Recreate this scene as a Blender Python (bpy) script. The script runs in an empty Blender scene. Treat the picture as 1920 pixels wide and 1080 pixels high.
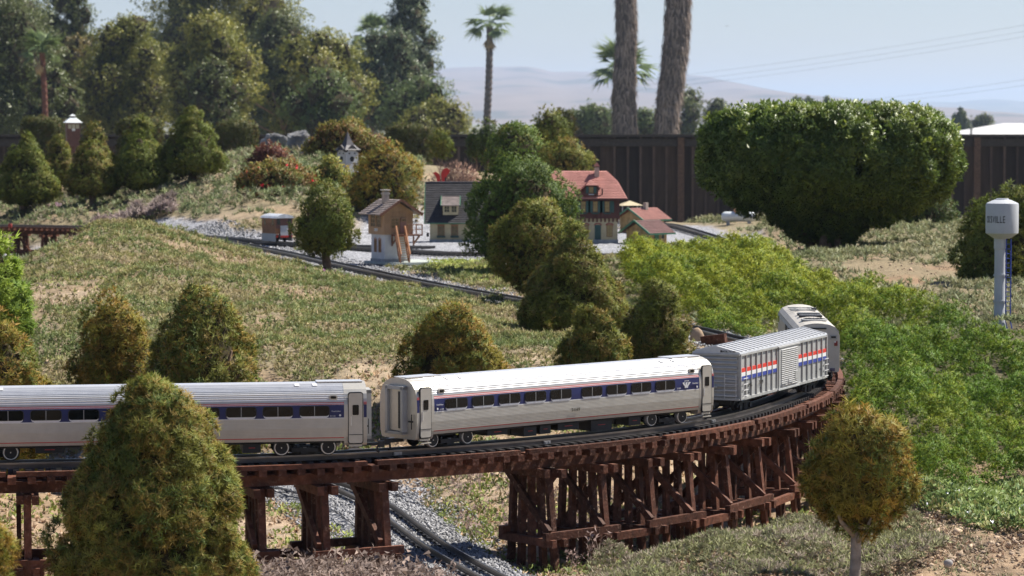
import bpy, math, random
import numpy as np
from mathutils import Vector, Matrix
random.seed(7)
RNG = np.random.default_rng(11)
SC = bpy.context.scene
COL = SC.collection
R = math.radians

# ------------------------------------------------------------ camera, light, exposure
F, HOR, CZ = 5500.0, 225.0, 1.0          # focal length in photo pixels, horizon row, eye height
PITCH = math.atan((540 - HOR) / F)
cam = bpy.data.cameras.new('camera'); camo = bpy.data.objects.new('camera', cam); COL.objects.link(camo)
cam.sensor_width = 36; cam.lens = 36 * F / 1920
camo.location = (0, 0, CZ); camo.rotation_euler = (math.pi / 2 - PITCH, 0, 0)
cam.clip_start = 0.1; cam.clip_end = 9000
cam.dof.use_dof = True; cam.dof.focus_distance = 6.3; cam.dof.aperture_fstop = 20
SC.camera = camo

SUN = Vector((0.62, 0.32, 0.95)).normalized()
sel, saz = math.asin(SUN.z), math.atan2(SUN.x, SUN.y)
W = bpy.data.worlds.new('World'); SC.world = W; W.use_nodes = True
nt = W.node_tree; bg = nt.nodes['Background']
sky = nt.nodes.new('ShaderNodeTexSky'); sky.sky_type = 'NISHITA'; sky.sun_disc = False
sky.sun_elevation = sel; sky.sun_rotation = saz
sky.air_density = 1.0; sky.dust_density = .3; sky.ozone_density = 3.0; sky.altitude = 50
tint = nt.nodes.new('ShaderNodeVectorMath'); tint.operation = 'MULTIPLY'; tint.inputs[1].default_value = (1.0, .955, 1.06); nt.links.new(sky.outputs[0], tint.inputs[0]); nt.links.new(tint.outputs[0], bg.inputs[0]); bg.inputs[1].default_value = 0.058
sl = bpy.data.lights.new('sun', 'SUN'); so = bpy.data.objects.new('sun', sl); COL.objects.link(so)
sl.energy = 5.0; sl.angle = R(0.53); sl.color = (1.0, 0.94, 0.84)
so.rotation_euler = SUN.to_track_quat('Z', 'Y').to_euler(); so.location = (3, 2, 6)
SC.view_settings.view_transform = 'Standard'; SC.view_settings.look = 'None'
SC.view_settings.exposure = 0.78; SC.view_settings.gamma = 1; SC.view_settings.use_curve_mapping = False
SC.render.engine = 'CYCLES'
cy = SC.cycles
cy.use_denoising = True; cy.max_bounces = 6; cy.diffuse_bounces = 3; cy.glossy_bounces = 3
cy.transmission_bounces = 3; cy.volume_bounces = 1; cy.transparent_max_bounces = 6
cy.sample_clamp_indirect = 4; cy.caustics_reflective = False; cy.caustics_refractive = False

def P(px, py, d):
    """world point on the line of sight of a photo pixel, at distance d along the ground"""
    ca, sa = math.cos(PITCH), math.sin(PITCH)
    v = (540 - py)
    X = px - 960; Y = F * ca + v * sa; Z = -F * sa + v * ca
    return Vector((X / Y * d, d, CZ + Z / Y * d))
def proj(x, y, z):
    ca, sa = math.cos(PITCH), math.sin(PITCH)
    f = y * ca - (z - CZ) * sa; u = y * sa + (z - CZ) * ca
    return 960 + F * x / f, 540 - F * u / f

# ------------------------------------------------------------ object helpers
def tag(o, label=None, cat=None, group=None, kind=None):
    if label: o['label'] = label
    if cat: o['category'] = cat
    if group: o['group'] = group
    if kind: o['kind'] = kind
    return o
def empty(name, loc, rz=0.0, label=None, cat=None, group=None):
    o = bpy.data.objects.new(name, None); COL.objects.link(o)
    o.location = loc; o.rotation_euler = (0, 0, rz); o.empty_display_size = .05
    return tag(o, label, cat, group)
def link(name, me, parent=None, loc=None, rot=None):
    o = bpy.data.objects.new(name, me); COL.objects.link(o)
    if parent is not None: o.parent = parent
    if loc is not None: o.location = loc
    if rot is not None: o.rotation_euler = rot
    return o
def kids(o): return [c for c in COL.objects if c.parent == o]
def copy_tree(o, parent=None):
    c = o.copy(); COL.objects.link(c)
    if parent is not None: c.parent = parent
    for k in CH.get(o.name, []): copy_tree(k, c)
    return c
CH = {}
class MB:
    def __init__(s): s.v = []; s.f = []; s.m = []
    def add(s, vs, fs, mi=0):
        n = len(s.v); s.v += [tuple(v) for v in vs]; s.f += [tuple(i + n for i in f) for f in fs]; s.m += [mi] * len(fs); return s
    def box(s, c, size, mi=0, rot=None):
        hx, hy, hz = size[0] / 2, size[1] / 2, size[2] / 2
        vs = [Vector((x, y, z)) for x in (-hx, hx) for y in (-hy, hy) for z in (-hz, hz)]
        if rot is not None: vs = [rot @ v for v in vs]
        c = Vector(c); vs = [v + c for v in vs]
        return s.add(vs, [(0, 1, 3, 2), (4, 6, 7, 5), (0, 4, 5, 1), (2, 3, 7, 6), (0, 2, 6, 4), (1, 5, 7, 3)], mi)
    def beam(s, p0, p1, w, h, mi=0, up=(0, 0, 1)):
        p0 = Vector(p0); p1 = Vector(p1); d = (p1 - p0).normalized(); up = Vector(up)
        x = d.cross(up)
        if x.length < 1e-4: x = d.cross(Vector((0, 1, 0)))
        x.normalize(); y = x.cross(d).normalized()
        vs = []
        for p in (p0, p1):
            for a, b in ((-1, -1), (1, -1), (1, 1), (-1, 1)): vs.append(p + x * a * w / 2 + y * b * h / 2)
        return s.add(vs, [(0, 3, 2, 1), (4, 5, 6, 7), (0, 1, 5, 4), (1, 2, 6, 5), (2, 3, 7, 6), (3, 0, 4, 7)], mi)
    def tube(s, pts, rs, n=10, mi=0, caps=True):
        pts = [Vector(p) for p in pts]; rings = []
        ref = Vector((0.13, 0.97, 0.2))
        for i, p in enumerate(pts):
            d = (pts[min(i + 1, len(pts) - 1)] - pts[max(i - 1, 0)]).normalized()
            x = d.cross(ref)
            if x.length < .05: x = d.cross(Vector((1, 0, 0)))
            x.normalize(); y = d.cross(x).normalized()
            r = rs[i] if hasattr(rs, '__len__') else rs
            rings.append([p + (x * math.cos(2 * math.pi * k / n) + y * math.sin(2 * math.pi * k / n)) * r for k in range(n)])
        vs = [v for r_ in rings for v in r_]; fs = []
        for i in range(len(pts) - 1):
            for k in range(n):
                a = i * n + k; b = i * n + (k + 1) % n
                fs.append((a, b, b + n, a + n))
        if caps: fs.append(tuple(range(n - 1, -1, -1))); fs.append(tuple((len(pts) - 1) * n + k for k in range(n)))
        return s.add(vs, fs, mi)
    def lathe(s, prof, n=24, c=(0, 0, 0), mi=0, sx=1, sy=1):
        vs = []; fs = []
        for r, z in prof:
            for k in range(n):
                a = 2 * math.pi * k / n; vs.append((c[0] + r * math.cos(a) * sx, c[1] + r * math.sin(a) * sy, c[2] + z))
        for i in range(len(prof) - 1):
            for k in range(n):
                a = i * n + k; b = i * n + (k + 1) % n; fs.append((a, b, b + n, a + n))
        fs.append(tuple(range(n - 1, -1, -1))); fs.append(tuple((len(prof) - 1) * n + k for k in range(n)))
        return s.add(vs, fs, mi)
    def prism(s, poly, axis, a0, a1, mi=0):
        """poly in the two other axes, pushed along axis from a0 to a1"""
        def mk(u, v, a):
            return {'x': (a, u, v), 'y': (u, a, v), 'z': (u, v, a)}[axis]
        n = len(poly); vs = [mk(u, v, a0) for u, v in poly] + [mk(u, v, a1) for u, v in poly]
        fs = [tuple(range(n)), tuple(range(2 * n - 1, n - 1, -1))] + [(i, i + n, (i + 1) % n + n, (i + 1) % n) for i in range(n)]
        return s.add(vs, fs, mi)
    def sweep(s, path, off, w, z0, z1, mi=0, zf=None):
        """rectangular rail along a plan path [(x,y,heading)], sideways offset off (right of travel is negative)"""
        vs = []; fs = []
        for (x, y, h) in path:
            nx, ny = -math.sin(h), math.cos(h); zz = zf(x, y) if zf else 0
            for o, z in ((off - w / 2, z0), (off + w / 2, z0), (off + w / 2, z1), (off - w / 2, z1)):
                vs.append((x + nx * o, y + ny * o, z + zz))
        m = len(path)
        for i in range(m - 1):
            for k in range(4): a = i * 4 + k; b = i * 4 + (k + 1) % 4; fs.append((a, b, b + 4, a + 4))
        fs.append((3, 2, 1, 0)); e = (m - 1) * 4; fs.append((e, e + 1, e + 2, e + 3))
        return s.add(vs, fs, mi)
    def mesh(s, name, mats, smooth=False):
        me = bpy.data.meshes.new(name); me.from_pydata(s.v, [], s.f)
        for m in (mats if isinstance(mats, (list, tuple)) else [mats]): me.materials.append(m)
        if any(s.m): me.polygons.foreach_set('material_index', s.m)
        if smooth: me.polygons.foreach_set('use_smooth', [True] * len(s.f))
        me.update(); fix_normals(me); return me
    def build(s, name, mats, parent=None, smooth=False, loc=None, rot=None, offs=None):
        if offs is not None: s.v = [(x - offs[0], y - offs[1], z - offs[2]) for x, y, z in s.v]
        o = link(name, s.mesh(name, mats, smooth), parent, loc, rot)
        if parent is not None: CH.setdefault(parent.name, []).append(o)
        return o
import bmesh
def fix_normals(me):
    bm = bmesh.new(); bm.from_mesh(me); bmesh.ops.recalc_face_normals(bm, faces=bm.faces); bm.to_mesh(me); bm.free()
def soft(o, ang=35):
    me = o.data; me.polygons.foreach_set('use_smooth', [True] * len(me.polygons))
    bm = bmesh.new(); bm.from_mesh(me)
    for e in bm.edges:
        if len(e.link_faces) == 2 and e.calc_face_angle(0) > R(ang): e.smooth = False
    bm.to_mesh(me); bm.free(); return o
def np_mesh(name, V, T, mat, C=None, parent=None, smooth=False, NR=None):
    me = bpy.data.meshes.new(name); n, t = len(V), len(T); k = T.shape[1]
    me.vertices.add(n); me.vertices.foreach_set('co', np.ascontiguousarray(V, dtype=np.float32).ravel())
    me.loops.add(t * k); me.loops.foreach_set('vertex_index', np.ascontiguousarray(T, dtype=np.int32).ravel())
    me.polygons.add(t); me.polygons.foreach_set('loop_start', np.arange(0, t * k, k, dtype=np.int32))
    me.update(calc_edges=True)
    if C is not None:
        a = me.color_attributes.new('Col', 'FLOAT_COLOR', 'POINT')
        cc = np.ones((n, 4), np.float32); cc[:, :C.shape[1]] = C; a.data.foreach_set('color', cc.ravel())
    if smooth: me.polygons.foreach_set('use_smooth', np.ones(t, bool))
    me.materials.append(mat)
    if NR is not None:
        me.polygons.foreach_set('use_smooth', np.ones(t, bool)); me.normals_split_custom_set_from_vertices(NR.astype(np.float32))
    else: me.validate()
    o = link(name, me, parent)
    if parent is not None: CH.setdefault(parent.name, []).append(o)
    return o

# ------------------------------------------------------------ materials
def nodes(name):
    m = bpy.data.materials.new(name); m.use_nodes = True; t = m.node_tree
    return m, t, t.nodes['Principled BSDF'], t.nodes['Material Output']
def M(name, col, rough=.6, metal=0.0, var=.18, scale=40, bump=0.0, bscale=300, spec=.4, rnd=.0, stretch=None, wear=None):
    m, t, b, out = nodes(name); N = t.nodes.new; L = t.links.new
    tc = N('ShaderNodeTexCoord'); mp = N('ShaderNodeMapping'); L(tc.outputs['Object'], mp.inputs[0])
    if stretch: mp.inputs['Scale'].default_value = stretch
    no = N('ShaderNodeTexNoise'); no.inputs['Scale'].default_value = scale; no.inputs['Detail'].default_value = 5; L(mp.outputs[0], no.inputs[0])
    mr = N('ShaderNodeMapRange'); mr.inputs[1].default_value = .3; mr.inputs[2].default_value = .7
    mr.inputs[3].default_value = 1 - var; mr.inputs[4].default_value = 1 + var; L(no.outputs[0], mr.inputs[0])
    fac = mr.outputs[0]
    if rnd:
        oi = N('ShaderNodeObjectInfo'); m2 = N('ShaderNodeMapRange'); m2.inputs[3].default_value = 1 - rnd; m2.inputs[4].default_value = 1 + rnd
        L(oi.outputs['Random'], m2.inputs[0]); mm = N('ShaderNodeMath'); mm.operation = 'MULTIPLY'; L(fac, mm.inputs[0]); L(m2.outputs[0], mm.inputs[1]); fac = mm.outputs[0]
    vm = N('ShaderNodeVectorMath'); vm.operation = 'SCALE'; vm.inputs[0].default_value = col[:3]; L(fac, vm.inputs['Scale'])
    L(vm.outputs[0], b.inputs['Base Color'])
    b.inputs['Roughness'].default_value = rough; b.inputs['Metallic'].default_value = metal; b.inputs['Specular IOR Level'].default_value = spec
    if wear:
        n3 = N('ShaderNodeTexNoise'); n3.inputs['Scale'].default_value = wear[1]; n3.inputs['Detail'].default_value = 6; n3.inputs['Roughness'].default_value = .7; L(mp.outputs[0], n3.inputs[0])
        r3 = N('ShaderNodeMapRange'); r3.inputs[1].default_value = wear[2]; r3.inputs[2].default_value = wear[2] + .08; L(n3.outputs[0], r3.inputs[0])
        mw = N('ShaderNodeMix'); mw.data_type = 'RGBA'; mw.inputs[7].default_value = (*wear[0], 1); L(r3.outputs[0], mw.inputs[0]); L(vm.outputs[0], mw.inputs[6]); L(mw.outputs[2], b.inputs['Base Color'])
    if bump:
        n2 = N('ShaderNodeTexNoise'); n2.inputs['Scale'].default_value = bscale; n2.inputs['Detail'].default_value = 4; L(mp.outputs[0], n2.inputs[0])
        bp = N('ShaderNodeBump'); bp.inputs['Strength'].default_value = bump; bp.inputs['Distance'].default_value = .3 / bscale
        L(n2.outputs[0], bp.inputs['Height']); L(bp.outputs[0], b.inputs['Normal'])
    return m
def foliage_mat(name, transl=.3, rough=.5, spec=.3, gain=1.0):
    m, t, b, out = nodes(name); N = t.nodes.new; L = t.links.new
    at = N('ShaderNodeAttribute'); at.attribute_name = 'Col'
    vm = N('ShaderNodeVectorMath'); vm.operation = 'SCALE'; vm.inputs['Scale'].default_value = gain; L(at.outputs['Color'], vm.inputs[0])
    L(vm.outputs[0], b.inputs['Base Color']); b.inputs['Roughness'].default_value = rough; b.inputs['Specular IOR Level'].default_value = spec
    tr = N('ShaderNodeBsdfTranslucent'); L(vm.outputs[0], tr.inputs[0])
    mx = N('ShaderNodeMixShader'); mx.inputs[0].default_value = transl; L(b.outputs[0], mx.inputs[1]); L(tr.outputs[0], mx.inputs[2]); L(mx.outputs[0], out.inputs[0])
    return m
MF = foliage_mat('foliage', .25, .55, .2, 1.9)
MFL = foliage_mat('glossy_leaves', .28, .42, .4, 1.9)
MDRY = foliage_mat('dry_plants', .2, .8, .1, 1.8)
MINNER = M('dark_twig_core', (.05, .04, .022), .9, var=.5, scale=60, bump=.6, bscale=80, spec=.1)  # solid core blocks see-through light; crown's inner shade put into its twig colour
MBARK = M('bark', (.17, .115, .08), .9, var=.35, scale=50, bump=.8, bscale=120, spec=.1)
MBARKG = M('pale_bark', (.30, .26, .22), .9, var=.35, scale=60, bump=.9, bscale=120, spec=.1)
MRED = M('trestle_wood', (.100, .040, .024), .7, var=.45, scale=70, bump=.9, bscale=220, spec=.22, rnd=.42, wear=((.21, .12, .085), 90, .57))
MBLACK = M('black_plastic', (.016, .016, .017), .5, var=.2, spec=.4)
MTIE = M('sleeper_plastic', (.028, .026, .026), .55, var=.25, rnd=.2, spec=.4)
MRAIL = M('rail_metal', (.12, .105, .095), .42, metal=.7, var=.25, scale=30)
MSTONE = M('gravel_stone', (.33, .335, .35), .9, var=.45, scale=25, spec=.2)
MTAN = M('pebble', (.42, .31, .21), .9, var=.35, scale=25, spec=.2)

# ------------------------------------------------------------ value noise
_lat = np.random.default_rng(5).random((256, 256))
def vnoise(x, y, s=1.0):
    x = np.asarray(x) * s; y = np.asarray(y) * s
    xi = np.floor(x).astype(int); yi = np.floor(y).astype(int); fx = x - xi; fy = y - yi
    fx = fx * fx * (3 - 2 * fx); fy = fy * fy * (3 - 2 * fy)
    g = lambda a, b: _lat[a % 256, b % 256]
    return (g(xi, yi) * (1 - fx) + g(xi + 1, yi) * fx) * (1 - fy) + (g(xi, yi + 1) * (1 - fx) + g(xi + 1, yi + 1) * fx) * fy
def fbm(x, y, s=1.0, o=4):
    r = 0; a = .5
    for k in range(o): r = r + a * vnoise(x + 17 * k, y - 9 * k, s * 2 ** k); a *= .5
    return r / (1 - .5 ** o)
def sstep(a, b, x):
    t = np.clip((np.asarray(x, float) - a) / (b - a), 0, 1); return t * t * (3 - 2 * t)

# ------------------------------------------------------------ track plans
def spline(pts, step=.01):
    pts = [Vector((p[0], p[1], 0)) for p in pts]; out = []
    e = [pts[0] * 2 - pts[1]] + pts + [pts[-1] * 2 - pts[-2]]
    for i in range(1, len(e) - 2):
        p0, p1, p2, p3 = e[i - 1:i + 3]; n = max(4, int((p2 - p1).length / .01))
        for k in range(n):
            t = k / n
            out.append(.5 * ((2 * p1) + (p2 - p0) * t + (2 * p0 - 5 * p1 + 4 * p2 - p3) * t * t + (3 * p1 - p0 - 3 * p2 + p3) * t ** 3))
    out.append(pts[-1])
    o = np.array([(v.x, v.y) for v in out])
    for _ in range(30):
        o[1:-1] = .25 * o[:-2] + .5 * o[1:-1] + .25 * o[2:]
    d = np.hypot(*np.diff(o, axis=0).T); s = np.concatenate([[0], np.cumsum(d)])
    ss = np.arange(0, s[-1], step); x = np.interp(ss, s, o[:, 0]); y = np.interp(ss, s, o[:, 1])
    h = np.unwrap(np.arctan2(np.gradient(y), np.gradient(x)))
    return np.stack([x, y, h], 1)
ZR = .332
T1 = spline([(-2.6, 5.50), (-1.7, 5.55), (-1.15, 5.60), (-.72, 5.675), (-.40, 5.765), (-.141, 5.905), (.10, 6.085), (.301, 6.29), (.435, 6.49), (.545, 6.72), (.67, 7.07),
             (.745, 7.40), (.79, 7.75), (.80, 8.10), (.76, 8.50), (.675, 8.9), (.57, 9.35), (.40, 9.85), (.06, 10.75), (-.33, 11.9), (-.80, 13.5), (-1.08, 14.5), (-1.48, 15.8),
             (-1.85, 17.0), (-2.25, 17.9), (-2.75, 18.3), (-3.6, 18.6), (-4.8, 18.8)])
S1 = np.arange(len(T1)) * .01
T3 = spline([(-1.62, 16.5), (-1.2, 15.8), (-.86, 15.3), (-.485, 14.85), (-.21, 14.6), (.5, 14.45), (.9, 14.5), (1.4, 14.7)])
T4 = spline([(.5, 19.4), (.75, 19.1), (.99, 18.7), (1.10, 17.6), (1.17, 16.3), (1.2, 15.2), (1.15, 14.4)])
T6 = spline([(-1.78, 16.8), (-1.48, 16.3), (-1.24, 15.85), (-.92, 15.5), (-.4, 15.3)])
T5 = spline([(-2.6, 7.18), (-1.5, 7.22), (-1.0, 7.28), (-.7, 7.26), (-.51, 7.13), (-.42, 6.98), (-.30, 6.62), (-.20, 6.17), (-.105, 5.79), (.05, 5.3), (.3, 4.7), (.7, 4.0)])
def at1(s):
    i = int(round(s / .01)); i = max(0, min(len(T1) - 1, i)); return T1[i]
def s_near(x, y): return S1[np.argmin((T1[:, 0] - x) ** 2 + (T1[:, 1] - y) ** 2)]
def dist_to(path, x, y):
    p = path[::6]; out = np.full(x.shape, 9.0)
    for a in p: np.minimum(out, np.hypot(x - a[0], y - a[1]), out=out)
    return out

# ------------------------------------------------------------ terrain
def W3(px, py, d, dz=0): v = P(px, py, d); return (v.x, v.y, v.z + dz)
CT = [(-3, 3.4, .13), (0, 3.4, .10), (3, 3.4, .15), (-1, 4.5, .11), (0, 4.5, .08), (1, 4.5, .12),
      (-1.6, 5.6, .09), (-.8, 5.65, .09), (-.3, 5.75, .085), (0, 5.98, .075), (.33, 6.37, .062), (.62, 6.92, .05), (.76, 7.3, .09), (.80, 7.62, .17), (.80, 8.05, .24),
      (-.62, 5.1, .10), (-.3, 5.25, .125), (-.1, 5.3, .095),
      (.45, 5.78, .15), (.62, 5.92, .155), (.28, 5.65, .11), (.8, 6.3, .13), (.55, 5.4, .12), (.8, 5.3, .13),
      W3(1640, 1000, 5.9), W3(1850, 1000, 5.8), W3(1560, 965, 6.5), W3(1750, 900, 6.5, -.02), W3(1900, 900, 6.6, -.02),
      W3(1650, 750, 7.6, -.04), W3(1900, 750, 7.8, -.04), W3(1600, 640, 9, -.05), W3(1780, 640, 9.0, -.03), W3(1900, 640, 8.8, -.0),
      W3(1520, 560, 10.2, -.05), W3(1440, 520, 11.4, -.03), W3(1400, 475, 12.8, -.04), W3(1250, 470, 13, -.05), W3(1200, 520, 11.8, -.06),
      W3(1330, 600, 9.9, -.02), W3(1400, 590, 9.9, -.03), (.78, 8.42, .318), (.70, 8.65, .318), (.55, 9.0, .318), (.64, 9.3, .322), (.5, 9.9, .325),
      W3(1550, 482, 13.2), W3(1400, 500, 13.4), W3(1700, 480, 13.4), W3(1750, 530, 11.6), W3(1880, 612, 9.45), W3(1840, 570, 10.6),
      W3(1450, 425, 16.2), W3(1640, 425, 16.5), W3(1800, 440, 15.5), W3(1385, 418, 18.3), W3(1600, 415, 19.5), W3(1900, 420, 19.5),
      W3(430, 471, 14.3), W3(520, 497, 13.1), W3(620, 524, 12.1), W3(750, 548, 11.1), W3(900, 568, 10.5),
      W3(250, 425, 12.9), W3(330, 432, 13.3), W3(150, 438, 12.6), W3(60, 488, 11.5), W3(30, 545, 10), (-2.05, 13, .30), (-2.25, 14.6, .2), (-2.0, 11.6, .34), (-1.75, 13.6, .46), W3(250, 480, 11.2), W3(400, 500, 11.2), W3(400, 465, 12.9),
      W3(30, 620, 8.8), W3(200, 560, 9.5), W3(400, 570, 9.7), W3(600, 580, 9.8), W3(610, 512, 12.9), W3(700, 650, 8.5), W3(850, 620, 9.1), W3(950, 600, 9.7), W3(1000, 640, 8.8),
      W3(1150, 640, 8.7), W3(1250, 640, 8.6), W3(500, 680, 8.0), W3(700, 735, 7.6), W3(100, 700, 8), W3(600, 760, 7.55), W3(350, 760, 7.6), W3(850, 720, 7.7), W3(1050, 700, 7.8),
      (-.51, 7.25, .10), (-.42, 7.0, .10), (-.30, 6.62, .10), (-.20, 6.17, .10), (-.1, 5.79, .10), (.05, 5.3, .10), (.3, 4.7, .09),
      (-.3, 7.1, .13), (-.62, 6.9, .10), (-.8, 6.5, .09), (0, 6.9, .17), (.15, 6.7, .14), (.1, 7.2, .20), (.3, 7.2, .19), (.5, 7.7, .22), (.55, 8.3, .29), (.2, 7.9, .31),
      (-1, 6.3, .1), (-1, 7.15, .105), (-2, 6.8, .11), (-2, 7.2, .105), (-1.6, 7.55, .20), (-.8, 7.6, .22), (-1.2, 7.45, .14),
      (-2.2, 15.6, .34), (-2.7, 15.5, .2), (-2.8, 17.4, .08), (-3.5, 17.8, .08), (-2.75, 18.35, .10), (-3.4, 18.7, .12), (-2.3, 17.9, .29),
      W3(40, 390, 20.3), W3(175, 385, 20), W3(265, 365, 20), W3(365, 335, 20), W3(300, 410, 18.2), W3(100, 416, 19.1), W3(450, 412, 17.2), W3(540, 425, 16.6),
      W3(450, 335, 20), W3(420, 300, 22.5), W3(540, 287, 22), W3(600, 320, 20), W3(680, 385, 18.2), W3(760, 400, 18.2), W3(770, 310, 22), W3(650, 300, 21.8), W3(150, 340, 22), W3(0, 345, 22),
      W3(660, 400, 17.6), W3(620, 380, 18), W3(900, 400, 18.5), (-.1, 20, .40), (.4, 20, .42), (0, 22, .55), (1, 21, .32), (2.2, 21, .33), (-.3, 13, .328), (.1, 12, .325), (.3, 13, .33), (.7, 12.9, .335)]
for path in (T1, T3, T4, T6):
    for a in path[::45]:
        if a[1] > 9.0 and not (path is T1 and a[0] < -2.3): CT.append((a[0], a[1], ZR - .016))
for x in (-.9, -.5, -.1, .3, .7): 
    for y in (15.2, 16.2, 17.2): CT.append((x, y, .326))
CT = np.array(CT)
def uv(x, y): return np.stack([np.clip(x / np.maximum(y, 3.0), -.26, .26), .5 * np.log(np.clip(y, 3.2, 26))], -1)
_cu = uv(CT[:, 0], CT[:, 1])
_d = np.linalg.norm(_cu[:, None] - _cu[None], axis=-1)
_K = np.sqrt(_d ** 2 + .006 ** 2)
_w = np.linalg.solve(np.block([[_K + 0e-4 * np.eye(len(CT)), np.ones((len(CT), 1))], [np.ones((1, len(CT))), np.zeros((1, 1))]]), np.append(CT[:, 2], 0))
def H(x, y):
    x = np.atleast_1d(np.asarray(x, float)); y = np.atleast_1d(np.asarray(y, float)); sh = x.shape
    q = uv(x.ravel(), y.ravel()); out = np.empty(len(q))
    for i in range(0, len(q), 20000):
        c = q[i:i + 20000]
        out[i:i + 20000] = np.sqrt(((c[:, None] - _cu[None]) ** 2).sum(-1) + .006 ** 2) @ _w[:-1] + _w[-1]
    z = out.reshape(sh)
    rt = sstep(.015, .04, x / np.maximum(y, 3.0)); far = sstep(22.6 - 3.1 * rt, 25.5 - 4.4 * rt, y); z = np.clip(z, -.02, 1.2) * (1 - far) - .8 * far
    return z
def h1(x, y): return float(H(x, y)[0])
# ------------------------------------------------------------ ground sheet
def yard_mask(x, y):
    # gravel yard round the model village
    a = sstep(.32, .18, np.abs((y - 15.6) / 3.2) ** 2 * .3 + np.maximum(0, np.abs(x - .15) - .95) * 1.2 + np.maximum(0, 14.2 - y) * .5)
    return a
def gravel_mask(x, y):
    n = (fbm(x, y, 9) - .5) * .12
    d1 = dist_to(T1[(T1[:, 1] > 8.5)], x, y); d5 = dist_to(T5, x, y)
    w1 = .13 + .012 * np.clip(y - 9, 0, 9)
    g = sstep(w1 + .02, w1 - .04, d1 + n) * (y > 8.4)
    g = np.maximum(g, sstep(.175, .13, d5 + n * .8))
    g = np.maximum(g, sstep(.34, .24, np.hypot((x + .52) * .75, (y - 13.95) * .5) + n))
    for T in (T3, T4, T6): g = np.maximum(g, sstep(.22, .14, dist_to(T, x, y) + n))
    g = np.maximum(g, yard_mask(x + n, y + n * 3))
    return g
def veg_mask(x, y):
    """where mats of low plants grow (0..1)"""
    n = fbm(x * .8, y * .45, 3.2, 4)
    return sstep(.36, .50, n)
def make_ground():
    rows = [-6, -1, 1.0, 2.0, 2.7, 3.3, 3.8]
    v = 4.2
    while v < 26.5: rows.append(v); v *= 1.0058
    while v < 4200: v *= 1.22; rows.append(v)
    rows = np.array(rows)
    core = np.linspace(-1, 1, 470); ex = np.geomspace(1.03, 20, 16)
    cu = np.concatenate([-ex[::-1], core, ex])
    hw = .205 * np.maximum(rows, 2.5) + .25
    X = cu[None] * hw[:, None]; Y = np.repeat(rows[:, None], len(cu), 1)
    Z = H(X, Y)
    gm = gravel_mask(X, Y); near = (Y < 26)
    Z = Z + near * ((fbm(X, Y, 14, 4) - .5) * .016 * (1 - gm) + (fbm(X, Y, 60, 2) - .5) * .006)
    # soil colours
    n1 = fbm(X, Y, 2.2); n2 = fbm(X + 9, Y, 11); n3 = fbm(X, Y + 5, 40, 2)
    soil = np.array([.315, .225, .145]); dark = np.array([.20, .145, .095]); pale = np.array([.43, .33, .235])
    C = soil + (dark - soil) * sstep(.5, .75, n2)[..., None] + (pale - soil) * (sstep(.52, .72, n1) * .8)[..., None]
    C = C * (.82 + .4 * n3)[..., None]
    red = sstep(.5, 0, np.hypot(X - 1.62, (Y - 12.0) * .35))[..., None]; C = C * (1 - .35 * red) + np.array([.36, .15, .085]) * .35 * red
    veg = (.35 + .65 * veg_mask(X, Y))[..., None] * (1 - gm)[..., None] * near[..., None] * .75 * sstep(6.9, 7.8, Y)[..., None]
    C = C * (1 - veg) + np.array([.21, .185, .115]) * veg
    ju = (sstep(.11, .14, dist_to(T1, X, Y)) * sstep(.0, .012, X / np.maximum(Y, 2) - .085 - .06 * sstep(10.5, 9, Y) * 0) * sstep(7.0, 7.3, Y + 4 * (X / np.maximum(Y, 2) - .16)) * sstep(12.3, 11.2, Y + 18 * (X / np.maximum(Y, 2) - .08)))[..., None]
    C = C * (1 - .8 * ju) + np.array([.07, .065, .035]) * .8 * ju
    far = sstep(24, 28, Y)[..., None]
    C = C * (1 - far) + np.array([.20, .19, .12]) * far
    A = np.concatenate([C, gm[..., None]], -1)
    nr, nc = X.shape; idx = np.arange(nr * nc).reshape(nr, nc)
    Q = np.stack([idx[:-1, :-1], idx[:-1, 1:], idx[1:, 1:], idx[1:, :-1]], -1).reshape(-1, 4)
    m, t, b, out = nodes('ground_soil_and_gravel'); N = t.nodes.new; L = t.links.new
    at = N('ShaderNodeAttribute'); at.attribute_name = 'Col'; tc = N('ShaderNodeTexCoord')
    no = N('ShaderNodeTexNoise'); no.inputs['Scale'].default_value = 55; no.inputs['Detail'].default_value = 8; no.inputs['Roughness'].default_value = .75; L(tc.outputs['Object'], no.inputs[0])
    mr = N('ShaderNodeMapRange'); mr.inputs[1].default_value = .3; mr.inputs[2].default_value = .7; mr.inputs[3].default_value = .55; mr.inputs[4].default_value = 1.4; L(no.outputs[0], mr.inputs[0])
    so_ = N('ShaderNodeVectorMath'); so_.operation = 'SCALE'; L(at.outputs['Color'], so_.inputs[0]); L(mr.outputs[0], so_.inputs['Scale'])
    vo = N('ShaderNodeTexVoronoi'); vo.inputs['Scale'].default_value = 85; vo.inputs['Randomness'].default_value = 1; L(tc.outputs['Object'], vo.inputs[0])
    sx = N('ShaderNodeSeparateColor'); L(vo.outputs['Color'], sx.inputs[0])
    g2 = N('ShaderNodeMapRange'); g2.inputs[3].default_value = .15; g2.inputs[4].default_value = .50; L(sx.outputs[0], g2.inputs[0])
    gc = N('ShaderNodeVectorMath'); gc.operation = 'SCALE'; gc.inputs[0].default_value = (.97, .98, 1.04); L(g2.outputs[0], gc.inputs['Scale'])
    mx = N('ShaderNodeMix'); mx.data_type = 'RGBA'; L(at.outputs['Alpha'], mx.inputs[0]); L(so_.outputs[0], mx.inputs[6]); L(gc.outputs[0], mx.inputs[7])
    L(mx.outputs[2], b.inputs['Base Color']); b.inputs['Roughness'].default_value = .95; b.inputs['Specular IOR Level'].default_value = .15
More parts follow.
